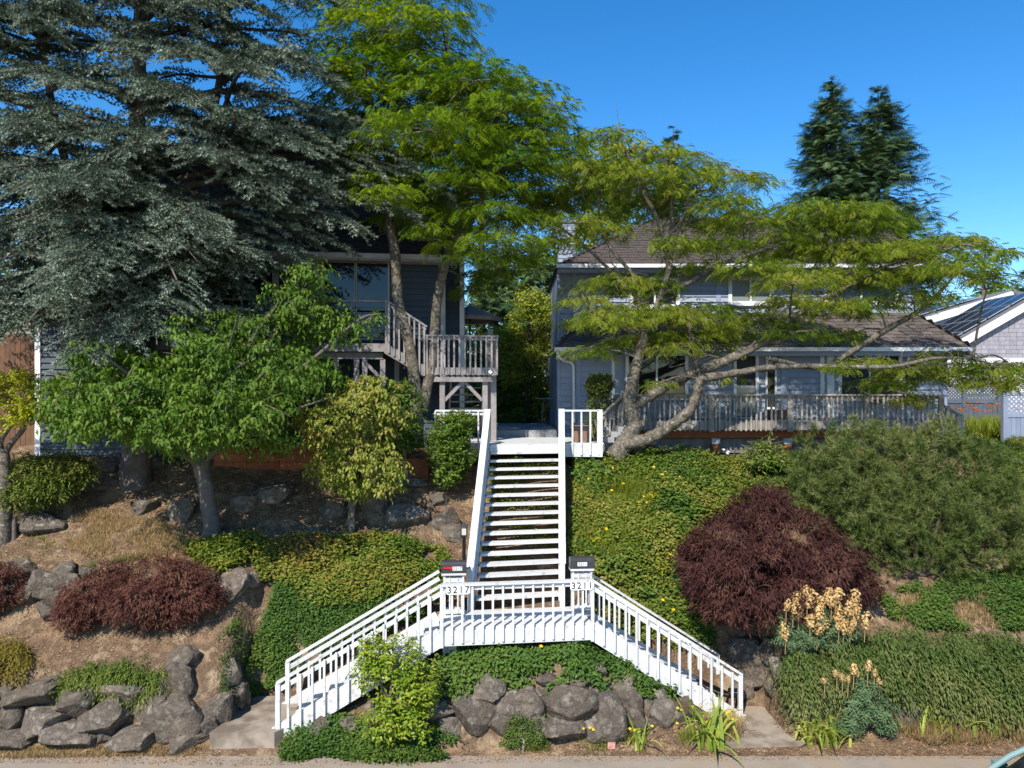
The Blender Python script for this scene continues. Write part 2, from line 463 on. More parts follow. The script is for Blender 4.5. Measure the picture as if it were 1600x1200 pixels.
L_WEED = leafm('weeds', [(.08, .12, .02), (.16, .18, .03), (.34, .27, .12)], .25, .6, .2, 2, .4, gain=1.3)
L_YEL = leafm('yellow_flowers', [(.75, .45, .01), (.85, .60, .02)], .2, .6, .2, 2, .2)
L_ORF = leafm('orange_flowers', [(.75, .19, .02), (.80, .30, .04)], .2, .6, .2, 2, .2)
L_WHT = leafm('white_flowers', [(.7, .7, .7), (.8, .8, .8)], .2, .6, .2, 2, .2)
L_DEB = leafm('fallen_leaf_litter', [(.12, .065, .035), (.30, .18, .09), (.45, .30, .16)], 0, .9, .1, 2, .3)
L_LILY = leafm('daylily_leaves', [(.12, .20, .02), (.24, .29, .03), (.33, .31, .06)], .3, .5, .3, 2, .3)

# ------------------------------------------------------------------ ground
YG = A([-40, 14.25, 14.4, 14.65, 14.95, 15.5, 16.2, 16.8, 17.5, 18.5, 19.5, 20.5, 22, 24, 30.])
left_ = [0, 0, .05, .22, 1.15, 1.62, 2.15, 2.9, 3.25, 3.8, 4.3, 4.75, 5.2, 5.35, 5.4]
padl_ = [0, 0, .10, .33, .33, .33, .36, 2.3, 3.1, 3.75, 4.3, 4.75, 5.2, 5.35, 5.4]
fl1_ = [0, .0, .06, .25, .30, .30, .36, 2.3, 3.1, 3.75, 4.3, 4.75, 5.2, 5.35, 5.4]
fl2_ = [0, .0, .12, .32, .55, .62, .75, 2.3, 3.1, 3.75, 4.3, 4.75, 5.2, 5.35, 5.4]
fl3_ = [0, .0, .10, .35, .88, 1.05, 1.2, 2.2, 2.9, 3.6, 4.2, 4.8, 5.05, 5.15, 5.4]
mid_ = [0, 0, .04, .35, 1.22, 1.62, 1.72, 2.05, 2.6, 3.35, 4.1, 4.8, 5.05, 5.15, 5.4]
rg0_ = [0, 0, .03, .32, 1.1, 1.35, 1.40, 1.55, 2.7, 3.5, 4.1, 4.65, 4.85, 4.95, 5.4]
rg1_ = [0, 0, .02, .28, .80, .95, 1.0, 1.1, 2.7, 3.6, 4.25, 4.72, 4.85, 4.95, 5.4]
rg2_ = [0, 0, .02, .18, .40, .42, .45, .52, 2.6, 3.6, 4.25, 4.72, 4.85, 4.95, 5.4]
rg3_ = [0, 0, .02, .05, .10, .06, .06, .15, 2.4, 3.5, 4.2, 4.72, 4.85, 4.95, 5.4]
padr_ = [0, 0, .02, .04, .05, .05, .06, .3, 2.3, 3.4, 4.1, 4.6, 4.85, 4.95, 5.4]
far_ = [0, 0, .02, .12, .35, 1.0, 1.65, 2.1, 2.55, 3.2, 3.8, 4.35, 4.85, 4.95, 5.4]
XG = A([-400, -5.75, -5.55, -4.6, -4.25, -3.3, -2.4, -1.3, 1.25, 1.6, 2.5, 3.5, 4.3, 5.35, 5.7, 7.5, 400.])
ZG = A([left_, left_, padl_, padl_, fl1_, fl2_, fl3_, mid_, mid_, rg0_, rg1_, rg2_, rg3_, padr_, far_, far_, far_], float)
def Zt(x, y):
    x = np.clip(np.asarray(x, float), -399, 399); y = np.clip(np.asarray(y, float), -39.9, 29.99)
    i = np.clip(np.searchsorted(XG, x) - 1, 0, len(XG) - 2); j = np.clip(np.searchsorted(YG, y) - 1, 0, len(YG) - 2)
    tx = (x - XG[i]) / (XG[i + 1] - XG[i]); ty = (y - YG[j]) / (YG[j + 1] - YG[j])
    z = (ZG[i, j] * (1 - tx) + ZG[i + 1, j] * tx) * (1 - ty) + (ZG[i, j + 1] * (1 - tx) + ZG[i + 1, j + 1] * tx) * ty
    amp = np.clip((y - 16.6) / 1.2, 0, 1) * np.clip((23 - y) / 2, 0, 1)
    return z + amp * (.07 * np.sin(1.7 * x + .6 * y) * np.sin(1.3 * y + 1 - .4 * x) + .04 * np.sin(4.1 * x + 2) * np.sin(3.7 * y))

def hit(px, py, d0=12.5, d1=34.0):
    d = np.arange(d0, d1, .01)
    q = P(px, py, 1.0)
    x, z = (px - 800) * d / F, H - (py - HOR) * d / F
    k = np.nonzero(Zt(x, d) >= z)[0]
    i = k[0] if len(k) else len(d) - 1
    return A((x[i], d[i], float(Zt(x[i], d[i]))))

def grid_sheet(name, xs, ys, zf, mat):
    X, Y = np.meshgrid(xs, ys, indexing='ij')
    V = np.stack([X, Y, zf(X, Y)], -1).reshape(-1, 3)
    nx, ny = len(xs), len(ys)
    i, j = np.meshgrid(np.arange(nx - 1), np.arange(ny - 1), indexing='ij')
    a = (i * ny + j).ravel()
    Q = np.stack([a, a + ny, a + ny + 1, a + 1], -1)
    return link(name, np_mesh(name, V, Q, mat, smooth=True))

xs = np.concatenate([[-400, -120, -50, -25], np.arange(-16, 16.01, .13), [25, 50, 120, 400]])
ys = np.concatenate([[-40, -10, 5, 12, 13.5], np.arange(14.1, 24, .1), [25, 27, 30, 40, 60, 120, 300, 600]])
g = grid_sheet('ground', xs, ys, Zt, SOIL); tag(g, 'sloping bark-covered garden ground rising from the street to the houses', None, None, 'structure')
st = grid_sheet('street', A([-120., -30, 0, 30, 120]), A([-30., 0, 10, 14.22]), lambda x, y: x * 0 + .006, ROAD)
tag(st, 'grey asphalt street along the foot of the rockery', None, None, 'structure')

def slab(name, poly, z0, z1, mat, parent=None):
    n = len(poly)
    v = [(x, y, z0) for x, y in poly] + [(x, y, z1) for x, y in poly]
    f = [tuple(range(n - 1, -1, -1)), tuple(range(n, 2 * n))] + [(i, (i + 1) % n, n + (i + 1) % n, n + i) for i in range(n)]
    return py_obj(name, v, f, mat, parent)

# concrete pads where the flights land
p = slab('path', [(-5.65, 14.35), (-4.45, 14.38), (-4.3, 14.6), (-4.3, 16.1), (-5.45, 16.1), (-5.6, 14.7)], .05, .37, CONC)
tag(p, 'worn concrete pad at the foot of the left white flight', None, None, 'structure')
p = slab('path', [(3.95, 14.45), (5.75, 14.55), (5.5, 16.7), (4.5, 16.9)], -.05, .085, CONC)
tag(p, 'worn concrete pad at the foot of the right white flight', None, None, 'structure')

def xy_poly(pix):
    return A([hit(px, py)[:2] for px, py in pix])
def in_poly(x, y, poly):
    c = np.zeros(len(x), bool); n = len(poly); j = n - 1
    for i in range(n):
        xi, yi = poly[i]; xj, yj = poly[j]
        c ^= ((yi > y) != (yj > y)) & (x < (xj - xi) * (y - yi) / (yj - yi + 1e-12) + xi)
        j = i
    return c
def scatter(pix, n, world=False):
    """n points on the ground inside the outline (corners given as photo pixels on the ground)."""
    poly = A(pix, float) if world else xy_poly(pix)
    lo, hi = poly.min(0), poly.max(0); out = []
    tot = 0
    while tot < n:
        x = rng.uniform(lo[0], hi[0], n); y = rng.uniform(lo[1], hi[1], n)
        k = in_poly(x, y, poly); x, y = x[k], y[k]
        # steeper ground carries more leaves for each square metre of plan
        s = np.abs(Zt(x, y + .1) - Zt(x, y)) / .1
        k = rng.random(len(x)) < np.sqrt(1 + s * s) / 2.2
        out.append(np.stack([x[k], y[k]], -1)); tot += k.sum()
    q = np.vstack(out)[:n]
    return np.column_stack([q, Zt(q[:, 0], q[:, 1])])
def gnormal(p):
    e = .06
    nx = (Zt(p[:, 0] - e, p[:, 1]) - Zt(p[:, 0] + e, p[:, 1])) / (2 * e); ny = (Zt(p[:, 0], p[:, 1] - e) - Zt(p[:, 0], p[:, 1] + e)) / (2 * e)
    return norm(np.stack([nx, ny, np.ones(len(p))], -1))

# ------------------------------------------------------------------ white staircase
STAIR = thing('staircase', 'white painted wooden staircase climbing the rockery from two lower flights', 'staircase', hit(800, 1010))
STAIR.location = (0, 15.6, 0)
OFS = A((0, 15.6, 0))
def sb(name, a, b, w, h, mat=WHITE, up=(0, 0, 1), ext=0.0):
    return beam(name, A(a) - OFS, A(b) - OFS, w, h, mat, STAIR, up, ext)
ZL, ZP = 2.125, 5.38
FL, FR = A((-1.375, 15.0)), A((1.60, 15.4))
e2 = (FR - FL) / np.linalg.norm(FR - FL); n2 = A((-e2[1], e2[0]))       # along the landing, and back from its front
W_ = np.linalg.norm(FR - FL)
LD = 1.18
def v3(p, z): return A((p[0], p[1], z))
# landing boards
nb = 8
for i in range(nb):
    o = LD * (i + .5) / nb
    sb('landing_board', v3(FL + n2 * o, ZL - .02), v3(FR + n2 * o, ZL - .02), LD / nb - .012, .04)
sb('fascia_board', v3(FL - n2 * .02, ZL - .19), v3(FR - n2 * .02, ZL - .19), .04, .30)
sb('fascia_board', v3(FL + n2 * LD, ZL - .19), v3(FR + n2 * LD, ZL - .19), .04, .28)
for fr in (.06, .90):
    q = FL + e2 * W_ * fr + n2 * .30
    o = py = None
    a = v3(q, ZL - .34); b = v3(q, 1.45)
    beam('concrete_pier', b - OFS, a - OFS, .27, .27, CONCP, STAIR, up=(0, 1, 0))
# front rail of the landing
RH = .875
sb('handrail', v3(FL - n2 * .03, ZL + RH - .02), v3(FR - n2 * .03, ZL + RH - .02), .15, .04)
sb('rail_board', v3(FL - n2 * .03, ZL + RH - .085), v3(FR - n2 * .03, ZL + RH - .085), .04, .09)
nbal = 16
for i in range(nbal):
    q = FL + e2 * (W_ * i / (nbal - 1)) - n2 * .061
    big = i in (0, nbal - 1)
    sb('baluster', v3(q, ZL - (.36 if big else .28)), v3(q, ZL + RH - .05), .065 if big else .042, .042, up=(e2[0], e2[1], 0) if False else (0, 1, 0))
def flight(start, dirv, n, r, run, zend, sgn):
    """One lower flight from the landing edge going along dirv; start is the front corner, width back along n2."""
    Wd = LD - .06
    L = n * run
    def pt(s, back, z): return v3(start + dirv * s + n2 * back, z)
    slope = -r / run
    for i in range(1, n):
        z = ZL - r * i
        s0 = run * (i - 1)
        for b_ in range(2):
            sb('tread', pt(s0 + run * (.27 + .5 * b_), .03, z - .02), pt(s0 + run * (.27 + .5 * b_), Wd, z - .02), run * .48, .04)
        sb('riser', pt(s0 + .012, .04, z + r / 2 - .02), pt(s0 + .012, Wd, z + r / 2 - .02), .02, r - .045)
    for back in (-.02, Wd + .02):
        sb('stringer', pt(-.0, back, ZL - .15), pt(L, back, ZL - .15 - r * n), .045, .36)
    zr = ZL + RH
    for back in (-.03, Wd + .03):
        a, b = pt(0, back, zr - .02), pt(L, back, zr - .02 - r * n)
        sb('handrail', a, b, .10, .045)
        sb('rail_board', a - A((0, 0, .15)), b - A((0, 0, .15)), .04, .085)
        m = int(round(L / .225))
        off = -.05 if back < .1 else .05
        for i in range(1, m + 1):
            s = L * i / m
            q = pt(s, back + off, 0)[:2]
            zt = zr - .10 - r * n * s / L
            zb = ZL - .30 - r * n * s / L
            if i == m:
                sb('post', v3(start + dirv * (L - .03) + n2 * back, zr - .03 - r * n), v3(start + dirv * (L - .03) + n2 * back, max(zend, zb)), .085, .085, up=(0, 1, 0))
            else:
                sb('baluster', v3(q, max(zb, zend + .02)), v3(q, zt), .042, .042, up=(0, 1, 0))
flight(FL, -e2, 10, (ZL - .37) / 10, .312, .37, -1)
flight(FR, e2, 11, (ZL - .085) / 11, .286, .085, 1)
# main flight
NT = 17
SL = (A((-.8125, 16.22)), A((-.56, 20.0))); SR = (A((1.01, 16.6)), A((1.235, 20.32)))
rr = (ZP - ZL) / NT
def S(i, side):
    a, b = (SL, SR)[side]
    return a + (b - a) * (i / NT)
fd = norm(SL[1] - SL[0])
for i in range(0, NT):
    z = ZL + rr * i
    if i == 0: continue
    a, b = S(i, 0), S(i, 1)
    sb('tread', v3(a + fd * .145, z - .025), v3(b + fd * .145, z - .025), .29, .05)
for side in (0, 1):
    o = (-1, 1)[side] * .03
    a, b = S(0, side) + A((o, .1)), S(NT, side) + A((o, .1))
    sb('stringer', v3(a, ZL + .0), v3(b, ZP - .1), .05, .30)
    o = (-1, 1)[side] * .075
    a, b = S(0, side) + A((o, 0)), S(NT, side) + A((o, 0))
    zo = .90
    sb('handrail', v3(a, ZL + zo), v3(b, ZP + zo), .155, .045)
    sb('rail_board', v3(a, ZL + zo - .13), v3(b, ZP + zo - .13), .04, .09)
    n = 30
    for k in range(1, n):
        q = a + (b - a) * k / n; z = ZL + (ZP - ZL) * k / n
        sb('baluster', v3(q, z - .16), v3(q, z + zo - .03), .04, .04, up=(0, 1, 0))
    for q, z in ((a, ZL), (b, ZP)):
        sb('post', v3(q, z - .25), v3(q, z + zo + .0), .11, .11, up=(0, 1, 0))
# upper platform
PLx, PRx = -2.02, 2.30
PY0, PY1 = 20.0, 23.2
nb = 24
for i in range(nb):
    y = PY0 + .3 + (PY1 - PY0 - .3) * (i + .5) / nb
    sb('platform_board', (PLx, y, ZP - .02), (PRx, y, ZP - .02), (PY1 - PY0 - .3) / nb - .008, .04)
sb('platform_board', v3(S(NT, 0), ZP - .02), v3(S(NT, 1), ZP - .02), .20, .04)
sb('fascia_board', v3(S(NT, 0) - fd * .09, ZP - .14), v3(S(NT, 1) - fd * .09, ZP - .14), .035, .235)
for x0, x1, yy in ((PLx, -.66, PY0 + .25), (1.36, PRx, PY0 + .30)):
    sb('fascia_board', (x0, yy, ZP - .17), (x1, yy, ZP - .17), .04, .36)
    sb('handrail', (x0, yy, ZP + .87), (x1, yy, ZP + .87), .10, .045)
    sb('rail_board', (x0, yy, ZP + .78), (x1, yy, ZP + .78), .04, .06) if x0 < 0 else None
    n = int(round((x1 - x0) / .23))
    for k in range(n + 1):
        x = x0 + (x1 - x0) * k / n
        sb('baluster', (x, yy - .04, ZP - .3), (x, yy - .04, ZP + .86), .045, .045, up=(0, 1, 0))
sb('post', (PRx + .02, PY0 + .30, ZP - .35), (PRx + .02, PY0 + .30, ZP + .9), .14, .10, up=(0, 1, 0))
for x in (PLx, PRx):
    sb('fascia_board', (x, PY0 + .3, ZP - .16), (x, PY1, ZP - .16), .04, .26)

# plaques, mailboxes and their stands
def text(name, s, size, loc, rz, mat, parent, ext=.004, sp=1.0):
    c = bpy.data.curves.new(name, 'FONT'); c.body = s; c.size = size; c.extrude = ext
    c.align_x = 'CENTER'; c.align_y = 'CENTER'; c.space_character = sp
    tmp = bpy.data.objects.new('tmp_text', c); COL.objects.link(tmp)
    me = bpy.data.meshes.new_from_object(tmp.evaluated_get(bpy.context.evaluated_depsgraph_get()))
    bpy.data.objects.remove(tmp); bpy.data.curves.remove(c)
    me.materials.clear(); me.materials.append(mat)
    o = link(name, me, parent)
    o.location = loc; o.rotation_euler = (R(90), 0, rz)
    return o
YAW = math.atan2(e2[1], e2[0])
for s, fr in (('3217', .105), ('3211', .925)):
    q = FL + e2 * (W_ * fr) - n2 * .095
    t = thing('house_number_sign', ('white plaque reading 3217 on the rail below the mailbox with a red flag' if s == '3217' else 'white plaque reading 3211 on the rail below the mailbox without a flag'), 'sign', v3(q, ZL + RH - .11), YAW)
    w, h, c = .235, .085, .03
    pl = [(-w + c, -h), (w - c, -h), (w, -h + c), (w, h - c), (w - c, h), (-w + c, h), (-w, h - c), (-w, -h + c)]
    v = [(x, -.008, z) for x, z in pl] + [(x, .008, z) for x, z in pl]
    f = [tuple(range(8)), tuple(range(15, 7, -1))] + [(i, 8 + i, 8 + (i + 1) % 8, (i + 1) % 8) for i in range(8)]
    py_obj('plaque', v, f, STICK, t)
    text('digits', s, .185, (0, -.013, 0), 0, INK, t, .003, 1.25)
def mailbox(s, px0, px1, pyb, d, flag, label):
    cx = (px0 + px1) / 2
    base = P(cx, pyb, d)
    w = (px1 - px0) * d / F
    t = thing('mailbox', label, 'mailbox', base, YAW * .6)
    hw, dp, hh = w / 2, .11, .15
    prof = [(-dp, 0), (dp, 0)] + [(dp * math.cos(a), hh + .085 * math.sin(a)) for a in np.linspace(0, math.pi, 9)]
    n = len(prof)
    v = [(-hw, y, z) for y, z in prof] + [(hw, y, z) for y, z in prof]
    f = [(i, (i + 1) % n, n + (i + 1) % n, n + i) for i in range(n)] + [tuple(range(n - 1, -1, -1)), tuple(range(n, 2 * n))]
    py_obj('body', v, f, MBOX, t)
    box('door', (hw, -dp - .006, -.004), (hw + .012, dp + .006, hh + .06), MBOX, t)
    box('base_strip', (-hw - .006, -dp - .008, -.012), (hw + .006, dp + .008, .008), MBOX, t)
    x = hw * .28 if flag else 0
    st_ = box('number_label', (x - .10, -dp - .005, .045), (x + .10, -dp, .125), STICK, t)
    text('digits', s, .088, (x, -dp - .007, .085), 0, INK, t, .002, 1.05)
    if flag:
        b = box('flag', (-hw * .85, -dp - .02, .085), (-hw * .12, -dp - .008, .125), RED, t)
        box('flag_tip', (-hw * .30, -dp - .022, .065), (-hw * .12, -dp - .007, .085), RED, t)
    # stand
    q = thing('mailbox_stand', ('white post frame carrying the mailbox with a red flag' if flag else 'white post frame carrying the mailbox without a flag'), 'stand', v3(base[:2], ZL), YAW * .6)
    zt = base[2] - ZL - .012
    for sx in (-1, 1):
        for sy in (-1, 1):
            beam('post', (sx * (hw - .06), sy * .07, 0), (sx * (hw - .06), sy * .07, zt - .04), .045, .045, WHITE, q, up=(0, 1, 0))
    box('shelf', (-hw, -.13, zt - .04), (hw, .13, zt), WHITE, q)
    for z in (zt - .15, .08):
        for sy in (-1, 1):
            box('crossbar', (-hw + .085, sy * .07 - .02, z - .04), (hw - .085, sy * .07 + .02, z + .04), WHITE, q)
    for sx in (-.33, .33):
        beam('slat', (sx * hw, -.092, .05), (sx * hw, -.092, zt - .1), .03, .035, WHITE, q, up=(0, 1, 0))
mailbox('3217', 690, 728, 893, 15.95, True, 'charcoal mailbox with red flag and number 3217')
mailbox('3211', 890, 927, 886, 16.25, False, 'charcoal mailbox marked 3211 without a flag showing')

# ------------------------------------------------------------------ houses
def siding(parent, x0, x1, z0, z1, y, mat, exp=.19, cuts=()):
    """Lap boards on a wall facing -y in the parent's frame; cuts are (x0,x1,z0,z1) openings."""
    k = int(math.ceil((z1 - z0) / exp))
    for i in range(k):
        za, zb = z0 + i * exp, min(z0 + (i + 1) * exp, z1)
        spans = [(x0, x1)]
        for c in cuts:
            if za < c[3] - .02 and zb > c[2] + .02:
                ns = []
                for a, b in spans:
                    if c[1] <= a or c[0] >= b: ns.append((a, b)); continue
                    if c[0] > a: ns.append((a, c[0]))
                    if c[1] < b: ns.append((c[1], b))
                spans = ns
        for a, b in spans:
            if b - a < .04: continue
            beam('siding_board', (a, y - .016, (za + zb) / 2), (b, y - .016, (za + zb) / 2), .018, zb - za + .012, mat, parent, up=(0, .26, 1))
def window(parent, x0, x1, z0, z1, y, frame=.09, glass=GLASS, muntins=1, fm=TRIMW, sill=True, name='window'):
    """Frame proud of the siding, recessed glass, centre bar."""
    w = box(name, (x0, y - .005, z0), (x1, y + .03, z1), glass, parent)
    inv = w.matrix_basis.inverted()
    def sub(nm, lo, hi, m):
        o = box(nm, lo, hi, m, w); o.matrix_parent_inverse = inv
    yf = y - .075
    sub('frame', (x0 - frame, yf, z1), (x1 + frame, y + .02, z1 + frame), fm)
    sub('frame', (x0 - frame, yf, z0 - frame), (x1 + frame, y + .02, z0), fm)
    sub('frame', (x0 - frame, yf, z0), (x0, y + .02, z1), fm)
    sub('frame', (x1, yf, z0), (x1 + frame, y + .02, z1), fm)
    for k in range(muntins):
        x = x0 + (x1 - x0) * (k + 1) / (muntins + 1)
        sub('centre_bar', (x - .028, y - .045, z0), (x + .028, y - .005, z1), fm)
    if sill:
        sub('sill', (x0 - frame - .03, y - .11, z0 - frame - .035), (x1 + frame + .03, y + .0, z0 - frame), fm)
    return w

def plane_pts(o, u, v, s, t): return A(o) + A(u) * s + A(v) * t
def shingle_mesh(mat):
    key = 'sh_' + mat.name
    if key not in _cubes:
        v = [(-.5, 0, 0), (.5, 0, 0), (-.5, 1, 0), (.5, 1, 0), (-.5, 0, 1), (.5, 0, 1), (-.5, 1, .25), (.5, 1, .25)]
        f = [(4, 5, 7, 6), (0, 1, 5, 4), (0, 4, 6, 2), (1, 3, 7, 5), (2, 6, 7, 3), (0, 2, 3, 1)]
        me = bpy.data.meshes.new('shingle'); me.from_pydata(v, [], f); me.materials.append(mat); me.update()
        _cubes[key] = me
    return _cubes[key]
def roof_face(parent, a, b, c, d, mat, exp=.2, wid=.3, single=False, thick=.030, under=UNDER):
    """Shingled face: eave a->b, ridge d->c (a below d). Courses of tapered shakes; singly made or joined."""
    a, b, c, d = map(lambda q: A(q, float), (a, b, c, d))
    ue = norm(b - a); nrm = norm(np.cross(b - a, d - a)); vs = np.cross(nrm, ue)
    hgt = np.dot(d - a, vs)
    py_obj('roof_deck', [a - nrm * .03, b - nrm * .03, c - nrm * .03, d - nrm * .03, a - nrm * .10, b - nrm * .10, c - nrm * .10, d - nrm * .10],
           [(0, 1, 2, 3), (7, 6, 5, 4), (0, 4, 5, 1), (1, 5, 6, 2), (2, 6, 7, 3), (3, 7, 4, 0)], under, parent)
    me = shingle_mesh(mat)
    T = A([v.co[:] for v in me.vertices]); Fq = [tuple(p.vertices) for p in me.polygons]
    VV, FF, cnt = [], [], 0
    rows = int(hgt / exp)
    for r in range(rows):
        t = r * exp
        f = t / hgt
        l = a + (d - a) * f; rt = b + (c - b) * f
        L = np.dot(rt - l, ue)
        s = 0.0 - (r % 2) * wid * .5
        while s < L:
            w = wid * rng.uniform(.65, 1.35)
            s0, s1 = max(s, 0), min(s + w, L)
            s += w
            if s1 - s0 < .06: continue
            pos = l + ue * ((s0 + s1) / 2) + vs * (-rng.random() * .03)
            th = thick * rng.uniform(.75, 1.35)
            ln = min(exp * 1.35, hgt - t)
            tw = rng.normal(0, .012)
            x = norm(ue + nrm * tw); y = norm(vs + nrm * .0 + ue * rng.normal(0, .015)); z = norm(np.cross(x, y))
            if single:
                o = link('shingle', me, parent)
                m = Matrix([list(x * (s1 - s0 - .012)) + [0], list(y * ln) + [0], list(z * th) + [0], [0, 0, 0, 1]]).transposed()
                m.translation = Vector(pos)
                o.matrix_basis = m
            else:
                M3 = np.stack([x * (s1 - s0 - .012), y * ln, z * th])
                VV.append(T @ M3 + pos); FF += [tuple(i + cnt for i in f_) for f_ in Fq]; cnt += 8
    if VV:
        o = py_obj('shingle_courses', np.vstack(VV), FF, mat, parent); o['kind'] = 'stuff'
        return o
def gutter(parent, a, b, mat=GUT, w=.12, h=.12):
    beam('gutter', a, b, w, h, mat, parent)

# --- blue house to the right of the stairs
LW, UW = 24.5, 25.9            # depths of lower and upper front walls
BH = thing('house', 'two-storey blue lap-sided house with brown shake roofs behind the weathered deck', 'house', (0, 0, 0))
def X(px, d): return (px - 800) * d / F
def Zp(py, d): return H - (py - HOR) * d / F
bx0, bx1 = X(871, LW), X(1478, LW)
zf = Zp(662, LW)                       # lower floor level
ze = Zp(546, LW - .7)                  # lower eave
# body volumes
box('wall', (bx0 + .02, LW + .03, 4.8), (bx1 - .02, LW + 9, ze + .05), SIDE, BH)
ux0, ux1 = X(871, UW), X(1436, UW)
zu = Zp(416, UW - .7)
box('wall', (ux0 + .02, UW + .03, ze), (ux1 - .02, UW + 8, zu + .05), SIDE, BH)
winL = [(X(982, LW), X(1070, LW), Zp(618, LW), Zp(556, LW)), (X(1314, LW), X(1403, LW), Zp(620, LW), Zp(554, LW))]
door = (X(1150, LW), X(1180, LW), Zp(652, LW), Zp(554, LW))
side_l = (X(1198, LW), X(1210, LW), Zp(636, LW), Zp(556, LW))
win3 = (X(1093, LW), X(1108, LW), Zp(618, LW), Zp(556, LW))
siding(BH, bx0, bx1, 5.3, ze - .02, LW, SIDE, cuts=winL + [door, side_l])
for i, wd in enumerate(winL): window(BH, *wd, LW, .10, GLASS if i == 0 else SCREEN)
window(BH, *side_l, LW, .05, GLASS, 0)
w = window(BH, *door, LW, .09, SCREEN, 0, sill=False, name='door')
inv = w.matrix_basis.inverted()
for lo, hi, m, nm in (((door[0], LW - .04, Zp(606, LW)), (door[1], LW - .006, Zp(602, LW)), TRIMW, 'rail'),
                      ((door[0], LW - .03, Zp(650, LW)), (door[1], LW - .006, Zp(606, LW)), GLASSB, 'lower_glass'),
                      ((door[1] - .05, LW - .09, Zp(603, LW)), (door[1] - .02, LW - .04, Zp(596, LW)), BLACK, 'handle')):
    o = box(nm, lo, hi, m, w); o.matrix_parent_inverse = inv
for px, wd, m in ((873, .10, SIDET), (903, .16, SIDET), (958, .10, TRIMW), (967, .28, SIDE), (1086, .14, SIDET), (1224, .18, SIDET), (1284, .12, TRIMW), (1297, .22, TRIMW), (1419, .10, TRIMW), (1475, .14, SIDET)):
    x = X(px, LW)
    box('corner_board', (x - wd / 2, LW - .055, 5.3), (x + wd / 2, LW + .02, ze - .03), m, BH)
box('fascia', (bx0 - .05, LW - .64, ze - .20), (bx1 + .35, LW - .60, ze - .01), SIDET, BH)
box('soffit', (bx0 - .05, LW - .60, ze - .06), (bx1 + .35, LW + .02, ze - .02), SIDET, BH)
# lower hip roof
sl = LW - .72
ztop = Zp(488, UW)
wallx0, wallx1 = ux0 + 1.0, ux1 - .25
roof_face(BH, (bx0 - .12, sl, ze + .02), (bx1 + .42, sl, ze + .02), (wallx1, UW, ztop), (wallx0, UW, ztop), SHING, .225, .40, True)
roof_face(BH, (bx1 + .42, sl, ze + .02), (bx1 + .42, UW + 5, ze + .02), (wallx1, UW + 5, ztop), (wallx1, UW, ztop), SHING, .225, .36)
roof_face(BH, (bx0 - .12, UW + .6, ze + .02), (bx0 - .12, sl, ze + .02), (wallx0, UW, ztop), (wallx0, UW + .2, ztop), SHING, .225, .36)
gutter(BH, (bx0 - .14, sl - .05, ze), (bx1 + .44, sl - .05, ze))
# upper storey
winU = [(X(990, UW), X(1056, UW), Zp(476, UW), Zp(440, UW)), (X(1143, UW), X(1202, UW), Zp(471, UW), Zp(438, UW)), (X(1292, UW), X(1398, UW), Zp(471, UW), Zp(430, UW))]
siding(BH, ux0, ux1, ze, zu - .02, UW, SIDE, cuts=winU)
for i, wd in enumerate(winU): window(BH, *wd, UW, .12, GLASSB if i == 1 else GLASS)
for px, m, wd in ((873, SIDET, .12), (897, SIDET, .12), (1122, SIDET, .16), (1222, SIDET, .16), (1433, SIDET, .14)):
    x = X(px, UW)
    box('corner_board', (x - wd / 2, UW - .055, ze), (x + wd / 2, UW + .02, zu - .03), m, BH)
bx = (X(1118, UW), X(1228, UW))
su = UW - .72
box('fascia', (ux0 - .02, UW - .64, zu - .2), (ux1 + .35, UW - .60, zu - .01), SIDET, BH)
box('soffit', (ux0 - .02, UW - .60, zu - .06), (ux1 + .35, UW + .02, zu - .02), SIDET, BH)
rz, ry = Zp(338, 29.2), 29.2
roof_face(BH, (ux0 - .05, su, zu + .02), (ux1 + .42, su, zu + .02), (X(1345, ry), ry, rz), (X(1030, ry), ry, rz), SHING, .22, .38)
roof_face(BH, (ux1 + .42, su, zu + .02), (ux1 + .42, su + 7, zu + .02), (X(1345, ry), ry, rz), (X(1345, ry), ry - .01, rz), SHING, .22, .38)
roof_face(BH, (ux0 - .05, su + 7, zu + .02), (ux0 - .05, su, zu + .02), (X(1030, ry), ry - .01, rz), (X(1030, ry), ry, rz), SHING, .22, .38)
gutter(BH, (ux0 - .07, su - .05, zu), (ux1 + .44, su - .05, zu))
# chimney chase on the left end, sided like the wall
cx0, cx1 = X(872, 27.5), X(897, 27.5)
ch = box('chimney', (cx0, 27.2, zu - .6), (cx1, 28.0, Zp(347, 27.2)), SIDE, BH)
inv = ch.matrix_basis.inverted()
for i in range(14):
    z = zu - .3 + i * .165
    if z < Zp(349, 27.2):
        o = beam('siding_board', (cx0 - .01, 27.19, z), (cx1 + .01, 27.19, z), .02, .175, SIDE, ch, up=(0, .15, 1)); o.matrix_parent_inverse = inv
o = box('cap', (cx0 - .06, 27.1, Zp(347, 27.2)), (cx1 + .06, 28.1, Zp(345, 27.2)), SIDET, ch); o.matrix_parent_inverse = inv
# downspout
t = Tubes(); d = LW - .12
t.add([P(871, 549, sl), P(872, 556, sl), P(880, 563, sl + .3), P(892, 566, d), P(896, 571, d), P(897, 660, d)], .05, 8)
t.build('downspout', GUT, BH)
# wall lantern beside the door
t = thing('wall_lantern', 'white wall lantern beside the front door of the blue house', 'lamp', P(1216, 566, LW - .12))
box('glass', (-.07, -.07, -.11), (.07, .07, .09), LAMPG, t)
py_obj('cap', [(-.1, -.1, .09), (.1, -.1, .09), (.1, .1, .09), (-.1, .1, .09), (0, 0, .19)], [(0, 1, 4), (1, 2, 4), (2, 3, 4), (3, 0, 4), (3, 2, 1, 0)], BLACK, t)
box('bracket', (-.03, .07, -.03), (.03, .13, .05), BLACK, t)

